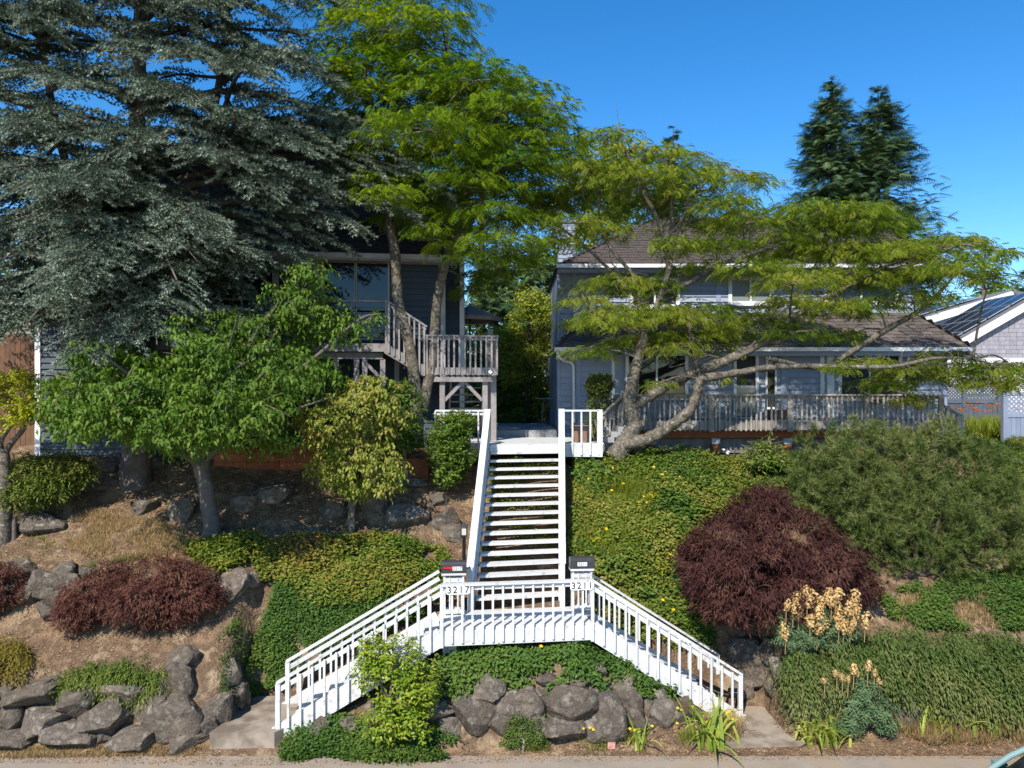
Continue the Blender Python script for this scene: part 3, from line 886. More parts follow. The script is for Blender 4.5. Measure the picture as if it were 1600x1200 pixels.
# weathered deck in front of it
DK = thing('deck', 'weathered timber deck with baluster railing in front of the blue house', 'deck', (0, 0, 0))
dy = 22.2
dx0, dx1 = X(962, dy), X(1470, dy)
zd = Zp(657, dy); zr = Zp(617, dy)
for i in range(16):
    y = dy + .05 + i * .145
    box('deck_board', (dx0, y, zd - .035), (dx1, y + .135, zd), WEATH, DK)
seg = [dx0, X(1110, dy), X(1233, dy), X(1352, dy), dx1]
for a, b in zip(seg[:-1], seg[1:]):
    box('rim_board', (a + .006, dy - .02, zd - .27), (b - .006, dy + .03, zd - .02), WEATH, DK)
    box('handrail', (a + .004, dy - .10, zr - .02), (b - .004, dy + .05, zr + .02), WEATH, DK)
    box('rail_board', (a + .004, dy - .02, zr - .11), (b - .004, dy + .02, zr - .022), WEATH, DK)
for px in (962, 1110, 1233, 1352, 1468):
    x = X(px, dy)
    box('post', (x - .08, dy - .115, zd - .32), (x + .08, dy - .062, zr + .0), WEATH, DK)
n = 64
for i in range(n):
    x = dx0 + .1 + (dx1 - dx0 - .2) * (i + rng.normal(0, .08)) / (n - 1)
    if min(abs(x - X(p_, dy)) for p_ in (962, 1110, 1233, 1352, 1468)) < .1: continue
    beam('baluster', (x, dy - .045, zd - .30), (x + rng.normal(0, .008), dy - .045, zr - .025), .05, .042, WEATH, DK, up=(0, 1, 0))
yb = dy + .35
for i in range(3):
    box('beam', (dx0 + .2, yb - .10 + i * .5, zd - .52), (dx1 - .1, yb - .02 + i * .5, zd - .29), ORANGE, DK)
for i in range(26):
    x = dx0 + .3 + i * (dx1 - dx0 - .5) / 25
    box('joist', (x, dy + .06, zd - .27), (x + .05, dy + 2.2, zd - .05), ORANGE, DK)
for px in (1017, 1117, 1229, 1340, 1448):
    x = X(px, yb)
    zb = Zp(714, yb)
    box('support_post', (x - .10, yb - .13, zb), (x + .10, yb + .07, zd - .70), ORANGE, DK)
    box('post_bracket', (x - .12, yb - .15, zd - .70), (x + .12, yb + .09, zd - .53), CONCP, DK)
# lattice skirt
lat = []
x0, x1, z0, z1, y = dx0 + .25, dx1 - .1, Zp(708, yb), zd - .56, yb + .16
lv, lf = [], []
def strip(xa, za, xb, zb, yy, w=.018):
    dirv = norm(A((xb - xa, zb - za))); nx = A((-dirv[1], dirv[0])) * w; k = len(lv)
    for yy_ in (yy, yy + .006):
        for q in ((xa, za), (xb, zb)):
            for s_ in (1, -1): lv.append((q[0] + nx[0] * s_, yy_, q[1] + nx[1] * s_))
    lf.extend([(k, k + 1, k + 3, k + 2), (k + 4, k + 6, k + 7, k + 5), (k, k + 2, k + 6, k + 4), (k + 1, k + 5, k + 7, k + 3)])
hgt = z1 - z0; x = x0 - hgt
while x < x1:
    for s_, yy in ((1, y), (-1, y + .007)):
        xa, xb = (x, x + hgt) if s_ > 0 else (x + hgt, x)
        za, zb = z0, z1
        if min(xa, xb) >= x0 and max(xa, xb) <= x1: strip(xa, za, xb, zb, yy)
    x += .085
o = py_obj('lattice', lv, lf, WEATH, DK); o['kind'] = 'stuff'
# steps and grey handrails: left (down to the platform) and right (down to the lawn)
for k in range(3):
    y = 20.6 + .0
    xx = X(944, 20.8) + .18 * k
    box('step', (xx, 20.7, ZP + .14 * k), (xx + .26, 21.9, ZP + .14 * (k + 1)), DECKB, DK)
a, b = P(943, 647, 20.75), P(976, 616, 21.9)
beam('handrail', a, b, .09, .05, WEATH, DK)
beam('rail_board', a - A((0, 0, .12)), b - A((0, 0, .12)), .04, .06, WEATH, DK)
beam('stair_stringer', P(938, 706, 20.9), P(978, 672, 21.9), .05, .30, WHITE, DK)
for k in range(5):
    q = a + (b - a) * (k + .4) / 5
    beam('baluster', q - A((0, 0, .95)), q - A((0, 0, .06)), .05, .045, WEATH, DK, up=(0, 1, 0))
a, b = P(1474, 634, 22.2), P(1503, 651, 21.6)
beam('handrail', a, b, .09, .05, WEATH, DK)
box('post', P(1498, 690, 21.6) - A((.08, .05, 0)), P(1502, 650, 21.6) + A((.08, .05, 0)), WEATH, DK)
beam('stair_stringer', P(1476, 676, 22.2), P(1500, 695, 21.6), .05, .25, WEATH, DK)
for k in range(3):
    q = a + (b - a) * (k + .5) / 3.5
    beam('baluster', q - A((0, 0, .8)), q, .045, .045, WEATH, DK, up=(0, 1, 0))

def planter(px, pyt, pyb, wpx, d, label, plant=None):
    b = P(px, pyb, d); h = (pyb - pyt) * d / F; w = wpx * d / F / 2
    t = thing('planter', label, 'plant pot', b)
    prof = [(w * .68, 0), (w * .95, h * .86), (w * 1.04, h * .86), (w * 1.04, h), (w * .9, h), (w * .86, h * .85)]
    ns = 4; v, f = [], []
    for r_, z in prof:
        for k in range(ns):
            an = math.pi / 4 + k * math.pi / 2
            v.append((r_ * math.sqrt(2) * math.cos(an), r_ * math.sqrt(2) * math.sin(an), z))
    for i in range(len(prof) - 1):
        for k in range(ns): f.append((i * ns + k, i * ns + (k + 1) % ns, (i + 1) * ns + (k + 1) % ns, (i + 1) * ns + k))
    f.append(tuple(range(ns - 1, -1, -1)))
    py_obj('pot', v, f, POT, t)
    box('potting_soil', (-w * .84, -w * .84, h * .78), (w * .84, w * .84, h * .84), SOIL, t)
    return t
planter(907, 665, 693, 28, 21.0, 'brown square planter on the white upper platform')
planter(1213, 640, 663, 28, 22.9, 'brown planter behind the weathered deck railing by the front door')

# --- dark house on the left, its own frame: x along the front to the right, y away from the street
lo = P(715, 405, 22.0); lo[2] = 0
hyaw = math.atan2(1.0, 7.4)
LH = thing('house', 'dark slate-sided house with white trim shaded by the blue cedar', 'house', lo, hyaw)
hc, hsn = math.cos(hyaw), math.sin(hyaw)
def loc(px, py, yl):
    """Photo pixel on the plane y=yl of this frame -> local x, z."""
    k = (px - 800) / F                       # x = k*Y ; x = lo0 + xl*c - yl*s ; Y = lo1 + xl*s + yl*c
    xl = (k * (lo[1] + yl * hc) - lo[0] + yl * hsn) / (hc - k * hsn)
    Yd = lo[1] + xl * hsn + yl * hc
    return xl, H - (py - HOR) * Yd / F
WL = .62
le = loc(715, 404, 0)[1]
xl0 = loc(58, 500, WL)[0]
xr = loc(693, 500, WL)[0]
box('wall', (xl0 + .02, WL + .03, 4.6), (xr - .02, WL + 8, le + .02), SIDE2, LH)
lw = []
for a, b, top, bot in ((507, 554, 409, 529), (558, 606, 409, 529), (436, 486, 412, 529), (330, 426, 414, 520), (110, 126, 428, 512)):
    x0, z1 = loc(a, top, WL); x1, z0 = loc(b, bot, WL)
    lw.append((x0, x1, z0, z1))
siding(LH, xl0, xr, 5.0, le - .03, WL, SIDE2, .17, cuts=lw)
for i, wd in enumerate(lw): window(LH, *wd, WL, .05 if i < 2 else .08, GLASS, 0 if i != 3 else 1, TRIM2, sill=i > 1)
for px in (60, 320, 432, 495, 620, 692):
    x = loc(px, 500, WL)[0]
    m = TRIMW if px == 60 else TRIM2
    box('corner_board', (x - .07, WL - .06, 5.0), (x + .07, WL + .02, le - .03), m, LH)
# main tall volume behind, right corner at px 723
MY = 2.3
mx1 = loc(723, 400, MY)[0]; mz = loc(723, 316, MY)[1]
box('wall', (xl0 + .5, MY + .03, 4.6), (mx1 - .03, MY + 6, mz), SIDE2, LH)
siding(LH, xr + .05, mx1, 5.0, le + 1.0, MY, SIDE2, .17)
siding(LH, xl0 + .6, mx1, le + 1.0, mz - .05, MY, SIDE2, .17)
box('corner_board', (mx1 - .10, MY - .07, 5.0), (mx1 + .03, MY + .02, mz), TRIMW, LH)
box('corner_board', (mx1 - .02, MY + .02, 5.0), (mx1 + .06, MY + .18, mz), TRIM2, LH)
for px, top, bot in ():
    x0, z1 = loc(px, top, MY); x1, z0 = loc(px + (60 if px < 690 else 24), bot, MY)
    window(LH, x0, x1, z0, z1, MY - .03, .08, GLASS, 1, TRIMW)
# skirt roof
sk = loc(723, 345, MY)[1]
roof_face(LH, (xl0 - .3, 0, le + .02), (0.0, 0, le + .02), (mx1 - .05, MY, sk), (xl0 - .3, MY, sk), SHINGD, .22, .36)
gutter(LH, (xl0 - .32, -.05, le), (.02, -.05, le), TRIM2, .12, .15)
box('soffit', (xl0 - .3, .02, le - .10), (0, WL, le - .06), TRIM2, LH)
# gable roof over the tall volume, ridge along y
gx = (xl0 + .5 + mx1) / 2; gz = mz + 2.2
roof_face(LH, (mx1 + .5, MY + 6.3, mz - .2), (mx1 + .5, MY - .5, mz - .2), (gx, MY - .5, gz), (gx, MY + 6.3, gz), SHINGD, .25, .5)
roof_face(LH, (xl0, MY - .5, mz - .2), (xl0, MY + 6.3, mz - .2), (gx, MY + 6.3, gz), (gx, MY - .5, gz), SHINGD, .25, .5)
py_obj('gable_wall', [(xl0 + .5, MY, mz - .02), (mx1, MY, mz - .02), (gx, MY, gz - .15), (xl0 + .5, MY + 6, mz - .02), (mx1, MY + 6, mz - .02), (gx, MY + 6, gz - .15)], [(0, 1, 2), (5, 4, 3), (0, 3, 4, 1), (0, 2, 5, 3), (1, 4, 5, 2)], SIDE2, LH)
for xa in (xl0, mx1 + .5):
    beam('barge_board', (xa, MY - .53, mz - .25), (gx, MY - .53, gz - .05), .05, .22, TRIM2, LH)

# deck, stair and landing of the left house
LD_ = thing('timber_stair', 'grey timber stair and upper deck on the front of the dark house', 'stair', lo, hyaw)
YF = -.75
fx, fz = loc(604, 537, YF)
for i in range(9):
    y = YF + .02 + i * .15
    box('deck_board', (xl0 + 1.2, y, fz - .04), (fx, y + .14, fz), GREYW, LD_)
box('rim_board', (xl0 + 1.2, YF - .05, fz - .22), (fx + .02, YF, fz - .0), GREYW, LD_)
box('beam', (xl0 + 1.2, YF + .1, fz - .42), (fx - .1, YF + .2, fz - .24), GREYW, LD_)
for px in (525, 557, 570, 598, 440, 380):
    x = loc(px, 600, YF + .15)[0]
    box('post', (x - .07, YF + .12, 4.6), (x + .07, YF + .26, fz - .42), GREYW, LD_)
x = loc(598, 560, YF + .2)[0]
beam('brace', (x, YF + .2, fz - 1.0), (x - .55, YF + .2, fz - .42), .08, .09, GREYW, LD_)
zrl = loc(604, 471, YF)[1]
for k in range(6):
    z = fz + .18 + k * (zrl - fz - .2) / 6
    beam('cable', (xl0 + 1.3, YF - .0, z), (fx, YF - .0, z), .02, .02, BLACK, LD_)
box('handrail', (xl0 + 1.3, YF - .05, zrl - .03), (fx, YF + .06, zrl + .02), GREYW, LD_)
for px in (604, 500, 400, 300, 200):
    x = loc(px, 500, YF)[0]
    box('post', (x - .04, YF - .06, fz - .2), (x + .04, YF - .005, zrl - .03), GREYW, LD_)
# upper flight and landing
YS = -.95
lx0, lz = loc(667, 577, YS); lx1 = loc(776, 577, YS)[0]
sx = fx
for side in (0, 1.0):
    y = YS + side
    beam('stringer', (sx, y, fz - .15), (lx0 + .05, y, lz - .12), .05, .26, GREYW, LD_)
    beam('handrail', (sx, y - .04, zrl), (lx0, y - .04, lz + (zrl - fz)), .09, .05, GREYW, LD_)
    nn = 8
    for k in range(nn):
        f = (k + .5) / nn
        x = sx + (lx0 - sx) * f; z = fz + (lz - fz) * f
        beam('baluster', (x, y - .05, z - .22), (x, y - .05, z + (zrl - fz) - .03), .045, .04, GREYW, LD_, up=(0, 1, 0))
for k in range(1, 5):
    x = sx + (lx0 - sx) * (k - .5) / 4
    box('tread', (x - .14, YS + .03, fz + (lz - fz) * k / 5 - .04), (x + .16, YS + .97, fz + (lz - fz) * k / 5), GREYW, LD_)
for i in range(8):
    y = YS + i * .145
    box('landing_board', (lx0, y, lz - .04), (lx1, y + .137, lz), GREYW, LD_)
box('fascia_board', (lx0 - .02, YS - .05, lz - .16), (lx1 + .02, YS - .004, lz + .05), GREYW, LD_)
box('beam', (lx0 + .1, YS - .02, lz - .34), (lx1 - .1, YS + .06, lz - .20), GREYW, LD_)
zlr = loc(700, 525, YS)[1]
box('handrail', (lx0 - .03, YS - .10, zlr - .02), (lx1 + .04, YS + .03, zlr + .025), GREYW, LD_)
box('rail_board', (lx0 - .03, YS - .05, zlr - .11), (lx1 + .04, YS - .01, zlr - .02), GREYW, LD_)
nn = 14
for k in range(nn):
    x = lx0 + (lx1 - lx0) * k / (nn - 1)
    beam('baluster', (x, YS - .072, lz - .14), (x, YS - .072, zlr - .02), .05, .04, GREYW, LD_, up=(0, 1, 0))
box('handrail', (lx1 - .03, YS, zlr - .02), (lx1 + .06, YS + 1.2, zlr + .02), GREYW, LD_)
for k in range(7):
    y = YS + .1 + k * .16
    beam('baluster', (lx1 + .02, y, lz - .14), (lx1 + .02, y, zlr - .02), .045, .04, GREYW, LD_, up=(0, 1, 0))
zg = 4.9
for px in (691, 758):
    x = loc(px, 600, YS + .05)[0]
    box('post', (x - .07, YS + .065, zg), (x + .07, YS + .2, lz - .34 + .13), GREYW, LD_)
xa, xb = loc(691, 600, YS)[0], loc(758, 600, YS)[0]
beam('brace', (xa + .07, YS + .12, lz - .85), (xa + .55, YS + .12, lz - .35), .07, .09, GREYW, LD_)
beam('brace', (xb - .07, YS + .12, lz - .85), (xb - .55, YS + .12, lz - .35), .07, .09, GREYW, LD_)
box('post', (lx1 - .14, YS + .25, zg), (lx1 + .02, YS + .4, lz - .05), GREYW, LD_)
box('post', (lx1 - .14, YS + 1.1, zg), (lx1 + .02, YS + 1.25, zlr + .3), GREYW, LD_)
for k in range(7):
    z = lz - .28 - k * .2
    box('tread', (xa + .3, YS + .5 + k * .22, z - .04), (xb, YS + .8 + k * .22, z), GREYW, LD_)
beam('stringer', (xa + .26, YS + .45, lz - .2), (xa + .26, YS + 2.3, lz - 1.9), .05, .26, GREYW, LD_)
beam('stringer', (xb + .04, YS + .45, lz - .2), (xb + .04, YS + 2.3, lz - 1.9), .05, .26, GREYW, LD_)
# camera under the landing corner
q = loc(766, 580, YS - .08); wq = A((lo[0] + q[0] * hc - (YS - .08) * hsn, lo[1] + q[0] * hsn + (YS - .08) * hc, q[1]))
t = thing('security_camera', 'small white security camera under the corner of the grey stair landing', 'camera', wq)
beam('arm', (0, .04, .06), (0, -.02, -.02), .03, .03, WHITEP, t, up=(1, 0, 0))
tb = Tubes(); tb.add([(-.02, -.02, -.02), (.02, -.08, -.05), (.06, -.16, -.08)], [.045, .05, .042], 10); tb.build('body', WHITEP, t)

# patio umbrella behind the landing
q = P(734, 500, 25.5)
t = thing('patio_umbrella', 'taupe canvas patio umbrella open behind the grey stair landing', 'umbrella', (q[0], q[1], 5.4))
zt = Zp(477, 25.5) - 5.4; zb = Zp(497, 25.5) - 5.4; rr_ = 49 * 25.5 / F
v = [(0, 0, zt)]; f = []
for k in range(8):
    an = 2 * math.pi * k / 8
    v += [(rr_ * math.cos(an), rr_ * math.sin(an), zb), (rr_ * .98 * math.cos(an), rr_ * .98 * math.sin(an), zb - .12)]
for k in range(8):
    a_, b_ = 1 + 2 * k, 1 + 2 * ((k + 1) % 8)
    f += [(0, a_, b_), (a_, a_ + 1, b_ + 1, b_)]
py_obj('canopy', v, f, CANVAS, t)
tb = Tubes(); tb.add([(0, 0, 0), (0, 0, zt + .06)], .03, 8); tb.build('pole', BLACK, t)
for k in range(8):
    an = 2 * math.pi * k / 8
    beam('rib', (0, 0, zt - .02), (rr_ * math.cos(an), rr_ * math.sin(an), zb - .02), .015, .015, BLACK, t)
# steps and paving between the houses
pv = thing('walkway', 'grey timber walkway running back between the two houses', 'walkway', (0, 0, 0))
box('riser', (-1.0, 23.21, ZP - .2), (1.35, 23.26, ZP + .16), DECKB, pv)
for i in range(26):
    y = 23.22 + i * .2
    box('walkway_board', (-1.0, y, ZP + .163), (1.35, y + .19, ZP + .20), DECKB, pv)
bs = thing('stone_step', 'two grey block steps at the foot of the dark house stair', 'steps', (0, 0, 0))
box('block', (-1.02, 23.6, ZP + .2), (-.45, 24.4, ZP + .38), CONCP, bs)
box('block', (-1.02, 24.0, ZP + .38), (-.75, 24.6, ZP + .60), CONCP, bs)
tbl = thing('garden_table', 'teal round garden table in the gap between the houses', 'table', (P(861, 623, 27.5)[0], 27.5, 5.55))
zt = Zp(622, 27.5) - 5.55
tb = Tubes(); tb.add([(0, 0, zt - .03), (0, 0, zt)], [.55, .55], 20); o = tb.build('table_top', TEAL, tbl)
py_obj('table_face', [(.55 * math.cos(a), .55 * math.sin(a), zt + .001) for a in np.linspace(0, 6.2832, 20, endpoint=False)], [tuple(range(20))], TEAL, tbl)
for k in range(4):
    an = k * math.pi / 2 + .5
    beam('leg', (.4 * math.cos(an), .4 * math.sin(an), 0), (.3 * math.cos(an), .3 * math.sin(an), zt - .03), .04, .04, BLACK, tbl, up=(0, 1, 0))

# cedar-board retaining edges in front of the dark house
te = thing('raised_bed', 'red-brown board raised bed beside the dogwood and the white stairs', 'raised bed', (0, 0, 0))
q = hit(640, 747); z0 = q[2]
for k in range(2):
    a, b = P(615, 748 - k * 15, q[1]), P(663, 748 - k * 15, q[1])
    box('board', (a[0], q[1] - .03, z0 + k * .26), (b[0], q[1] + .03, z0 + k * .26 + .25), PLANTER, te)
box('post', (b[0] + .005, q[1] - .06, z0 - .1), (b[0] + .10, q[1] + .05, z0 + .56), PLANTER, te)
te = thing('retaining_wall', 'dark red board retaining wall under the dark house, behind the cherry tree', 'wall', (0, 0, 0))
q = hit(430, 742); z0 = q[2] - .1
for k in range(4):
    for j in range(4):
        xa = X(330, q[1]) + j * .88
        box('board', (xa, q[1] + .2 - .03, z0 + k * .21), (xa + .87, q[1] + .23, z0 + k * .21 + .2), PLANTER, te)
q = hit(185, 703)
te = thing('timber_edging', 'short orange-brown board edging near the cedar trunk', 'edging', (q[0], q[1], q[2]))
box('board', (-.35, -.03, -.05), (.35, .03, .22), PLANTER, te)
box('stake', (.30, -.07, -.1), (.36, -.032, .26), PLANTER, te)

# ------------------------------------------------------------------ neighbours
nb_ = thing('house', 'tan cabin wall with orange eave board at the far left edge', 'house', (0, 0, 0))
d = 24.5
box('wall', (X(-160, d), d, 5.3), (X(48, d), d + 6, Zp(446, d)), TAN, nb_)
for k in range(22):
    z = 5.4 + k * .2
    if z < Zp(450, d): box('siding_board', (X(-160, d), d - .02, z), (X(48, d), d - .001, z + .19), TAN, nb_)
box('eave_board', (X(-160, d - .3), d - .35, Zp(447, d)), (X(54, d - .3), d - .3, Zp(440, d)), surf('orange_stain', (.45, .20, .06), (.36, .15, .05), 5), nb_)
box('roof', (X(-160, d), d - .3, Zp(440, d)), (X(54, d), d + 6.3, Zp(436, d)), SHINGD, nb_)
window(nb_, X(-10, d), X(12, d), Zp(502, d), Zp(480, d), d - .03, .08, GLASS, 0, TAN)
fe = thing('board_fence', 'brown vertical board fence at the far left under the tan cabin', 'fence', (0, 0, 0))
d = 22.2
for k in range(22):
    x = X(56, d) - (k + 1) * .148
    box('board', (x, d + rng.normal(0, .006), 5.0), (x + .14, d + .025, Zp(521, d) + rng.normal(0, .01)), BROWNF, fe)
for z in (5.5, 6.9): box('rail', (X(56, d) - 3.3, d + .032, z), (X(56, d), d + .08, z + .09), BROWNF, fe)

NH = thing('house', 'white neighbour house with solar panels on its slope and grey shingled gable', 'house', (0, 0, 0))
rX, rZ, z0, z1, sl_ = 25.2, 11.45, 36.0, 40.5, .575
hw = 6.2
def roofpt(dx, y): return (rX + dx, y, rZ - abs(dx) * sl_)
def slabq(name, q, th, mat, parent):
    q = [A(p, float) for p in q]; nn = norm(np.cross(q[1] - q[0], q[3] - q[0]))
    v = q + [p - nn * th for p in q]
    return py_obj(name, v, [(0, 1, 2, 3), (7, 6, 5, 4), (0, 4, 5, 1), (1, 5, 6, 2), (2, 6, 7, 3), (3, 7, 4, 0)], mat, parent)
slabq('roof', [roofpt(-hw, z1), roofpt(-hw, z0), roofpt(0, z0), roofpt(0, z1)], -.18, NROOF, NH)
slabq('roof', [roofpt(hw, z0), roofpt(hw, z1), roofpt(0, z1), roofpt(0, z0)], -.18, NROOF, NH)
py_obj('gable_wall', [(rX - hw + .4, z0 + .3, 4.8), (rX + hw - .4, z0 + .3, 4.8), (rX + hw - .4, z0 + .3, rZ - hw * sl_), (rX, z0 + .3, rZ - .2), (rX - hw + .4, z0 + .3, rZ - hw * sl_)], [(0, 1, 2, 3, 4)], NWALL, NH)
for k in range(24):                    # shingle courses of the gable, thinning with the slope
    z = 8.35 + k * .2
    half = (rZ - .35 - z) / sl_
    if half < .3: break
    xx = -half
    while xx < half:
        w = rng.uniform(.22, .36); x1_ = min(xx + w, half)
        if x1_ - xx > .05 and rX + xx < 30: box('shingle', (rX + xx, z0 + .25 - rng.random() * .02, z), (rX + x1_ - .015, z0 + .29, z + .19), NSHING, NH)
        xx += w
for z in np.arange(5.0, 8.1, .24):
    box('siding_board', (rX - hw + .4, z0 + .26, z), (rX + hw - .4, z0 + .298, z + .225), NWALL, NH)
box('band_board', (rX - hw + .4, z0 + .18, 8.1), (rX + hw - .4, z0 + .295, 8.34), TRIMW, NH)
for s in (-1, 1):
    beam('barge_board', A(roofpt(s * (hw + .1), z0 - .03)) - A((0, 0, .05)), A(roofpt(0, z0 - .03)) - A((0, 0, .05)), .06, .34, TRIMW, NH)
window(NH, X(1512, z0), X(1546, z0), Zp(610, z0), Zp(582, z0), z0 + .23, .1, GLASSB, 1)
nn = norm(np.cross(A(roofpt(-hw, z0)) - A(roofpt(0, z0)), A(roofpt(0, z1)) - A(roofpt(0, z0))))
if nn[2] < 0: nn = -nn
for i in range(5):
    for j in range(4):
        da, db = -.35 - i * 1.12, -.35 - i * 1.12 - 1.07
        ya, yb_ = z0 + .35 + j * 1.0, z0 + .35 + j * 1.0 + .96
        q = [A(roofpt(da, ya)), A(roofpt(da, yb_)), A(roofpt(db, yb_)), A(roofpt(db, ya))]
        q = [p + nn * .30 for p in q]
        pan = slabq('solar_panel', q, .04, SOLARF, NH)
        c = sum(q) / 4
        q2 = [c + (p - c) * .955 + nn * .004 for p in q]
        slabq('panel_glass', q2, .003, SOLAR, pan)
# rear wing with its own low gable
rX2, rZ2, y0, y1, s2 = 28.4, 12.35, 43.5, 50.0, .30
def rp2(dx, y): return (rX2 + dx, y, rZ2 - abs(dx) * s2)
slabq('roof', [rp2(-7.0, y1), rp2(-7.0, y0), rp2(0, y0), rp2(0, y1)], -.2, NROOF, NH)
slabq('roof', [rp2(7, y0), rp2(7, y1), rp2(0, y1), rp2(0, y0)], -.2, NROOF, NH)
py_obj('gable_wall', [(rX2 - 6, y0 + .3, 4.8), (rX2 + 6, y0 + .3, 4.8), (rX2 + 6, y0 + .3, rZ2 - 6 * s2), (rX2, y0 + .3, rZ2 - .1), (rX2 - 6, y0 + .3, rZ2 - 6 * s2)], [(0, 1, 2, 3, 4)], NWALL, NH)
beam('barge_board', A(rp2(-7.05, y0 - .03)) - A((0, 0, .1)), A(rp2(0, y0 - .03)) - A((0, 0, .1)), .06, .42, TRIMW, NH)
for k in range(12):
    z = 9.0 + k * .26
    xa = rX2 - min(6, (rZ2 - .3 - z) / s2)
    if xa < rX2: box('siding_board', (xa, y0 + .24, z), (rX2, y0 + .298, z + .245), NWALL, NH)
for j in range(3):
    for i in range(4):
        q = [A(rp2(-6.6 + i * 1.3, y0 + .4 + j * 1.9)), A(rp2(-5.4 + i * 1.3, y0 + .4 + j * 1.9)), A(rp2(-5.4 + i * 1.3, y0 + 2.2 + j * 1.9)), A(rp2(-6.6 + i * 1.3, y0 + 2.2 + j * 1.9))]
        q = [p + A((-.06, 0, .32)) for p in q]
        pan = slabq('solar_panel', q, .04, SOLARF, NH); c = sum(q) / 4
        slabq('panel_glass', [c + (p - c) * .96 + A((0, 0, .004)) for p in q], .003, SOLAR, pan)

def lattice_mesh(name, x0, x1, z0, z1, y, sp, w, mat, parent):
    global lv, lf
    lv, lf = [], []
    h = z1 - z0; x = x0 - h
    while x < x1:
        for sgn, yy in ((1, y), (-1, y + .008)):
            xa, xb = (x, x + h) if sgn > 0 else (x + h, x)
            za, zb = z0, z1
            # clip to the frame
            pts_ = []
            t0, t1 = 0.0, 1.0
            dx = xb - xa
            for lim, sg in ((x0, 1), (x1, -1)):
                fa = (xa - lim) * sg; fb = (xb - lim) * sg
                if fa < 0 and fb < 0: t0 = 2
                elif fa < 0: t0 = max(t0, fa / (fa - fb))
                elif fb < 0: t1 = min(t1, fa / (fa - fb))
            if t1 - t0 > .03:
                strip(xa + dx * t0, za + h * t0, xa + dx * t1, za + h * t1, yy, w)
        x += sp
    o = py_obj(name, lv, lf, mat, parent); o['kind'] = 'stuff'; return o
# pale fence panel with lattice top at the right edge
F1 = thing('fence', 'pale blue-grey board fence with lattice top at the right edge', 'fence', (0, 0, 0))
d = 24.2; zb_, zt_ = Zp(698, d), Zp(614, d)
x0 = X(1566, d)
box('post', (x0, d - .06, zb_), (x0 + .14, d + .08, zt_ + .05), FENCEB, F1)
box('post_cap', (x0 - .03, d - .09, zt_ + .05), (x0 + .17, d + .11, zt_ + .09), FENCEB, F1)
xe = x0 + 2.5
box('rail', (x0 + .14, d - .03, zt_ - .05), (xe, d + .05, zt_ + .02), FENCEB, F1)
box('rail', (x0 + .14, d - .03, Zp(652, d)), (xe, d + .05, Zp(645, d)), FENCEB, F1)
lattice_mesh('lattice', x0 + .14, xe, Zp(645, d), zt_ - .05, d + .005, .15, .024, FENCEB, F1)
k = 0; x = x0 + .145
while x < xe:
    box('board', (x, d - .005 + rng.normal(0, .003), zb_ - .2), (x + .135, d + .02, Zp(652, d)), FENCEB, F1); x += .145
box('post', (xe, d - .06, zb_ - .2), (xe + .14, d + .08, zt_ + .05), FENCEB, F1)
F2 = thing('fence', 'dark grey lattice-top fence behind the orange daylilies', 'fence', (0, 0, 0))
d = 29.0; xa, xb = X(1476, d), X(1572, d)
for px in (1476, 1505, 1560):
    x = X(px, d); box('post', (x - .06, d - .07, 5.0), (x + .08, d + .07, Zp(600, d) + .04), FENCED, F2)
box('rail', (xa, d - .05, Zp(603, d)), (xb, d + .05, Zp(600, d)), FENCED, F2)
box('rail', (xa, d - .05, Zp(630, d)), (xb, d + .05, Zp(624, d)), FENCED, F2)
lattice_mesh('lattice', xa, xb, Zp(624, d), Zp(603, d), d - .01, .13, .03, FENCED, F2)
x = xa
while x < xb:
    box('board', (x, d - .02, 5.0), (x + .17, d + .01, Zp(630, d)), FENCED, F2); x += .18

# pole and wires
d = 58.0; q = P(1537, 470, d)
up_ = thing('utility_pole', 'brown timber utility pole rising behind the solar roofs', 'pole', (q[0], d, 5.4))
tb = Tubes(); tb.add([(0, 0, 0), (0, 0, Zp(414, d) - 5.4)], [.2, .14], 10); tb.build('pole', POLEW, up_)
zt = Zp(414, d) - 5.4
box('crossarm', (-1.2, -.06, zt - .8), (1.2, .06, zt - .66), POLEW, up_)
for x in (-1.1, -.5, .5, 1.1):
    tb = Tubes(); tb.add([(x, 0, zt - .66), (x, 0, zt - .5)], [.04, .05], 6); tb.build('insulator', CONCP, up_)
for i, (y0_, xo) in enumerate(((.15, -1.1), (.15, -.5), (.15, .5), (.15, 1.1), (1.9, 0))):
    a = A((q[0] + xo, d, 5.4 + zt - .5 - (y0_ if y0_ > 1 else 0)))
    for b, nm in ((P(600, 330 + 8 * i, 52), 'left'), (P(2100, 455 + 9 * i, 70), 'right')):
        pts = [a + (b - a) * t_ + A((0, 0, -2.2 * 4 * t_ * (1 - t_) * (.5 if nm == 'left' else .25))) for t_ in np.linspace(0, 1, 14)]
        tb = Tubes(); tb.add(pts, .022, 4)
        o = tb.build('power_line', WIREM)
        tag(o, '%s power line running %s the utility pole' % (('topmost', 'second', 'third', 'fourth', 'lowest')[i], 'left behind the blue house from' if nm == 'left' else 'right towards the border from'), 'cable', 'power lines strung from the utility pole, %s side' % nm)

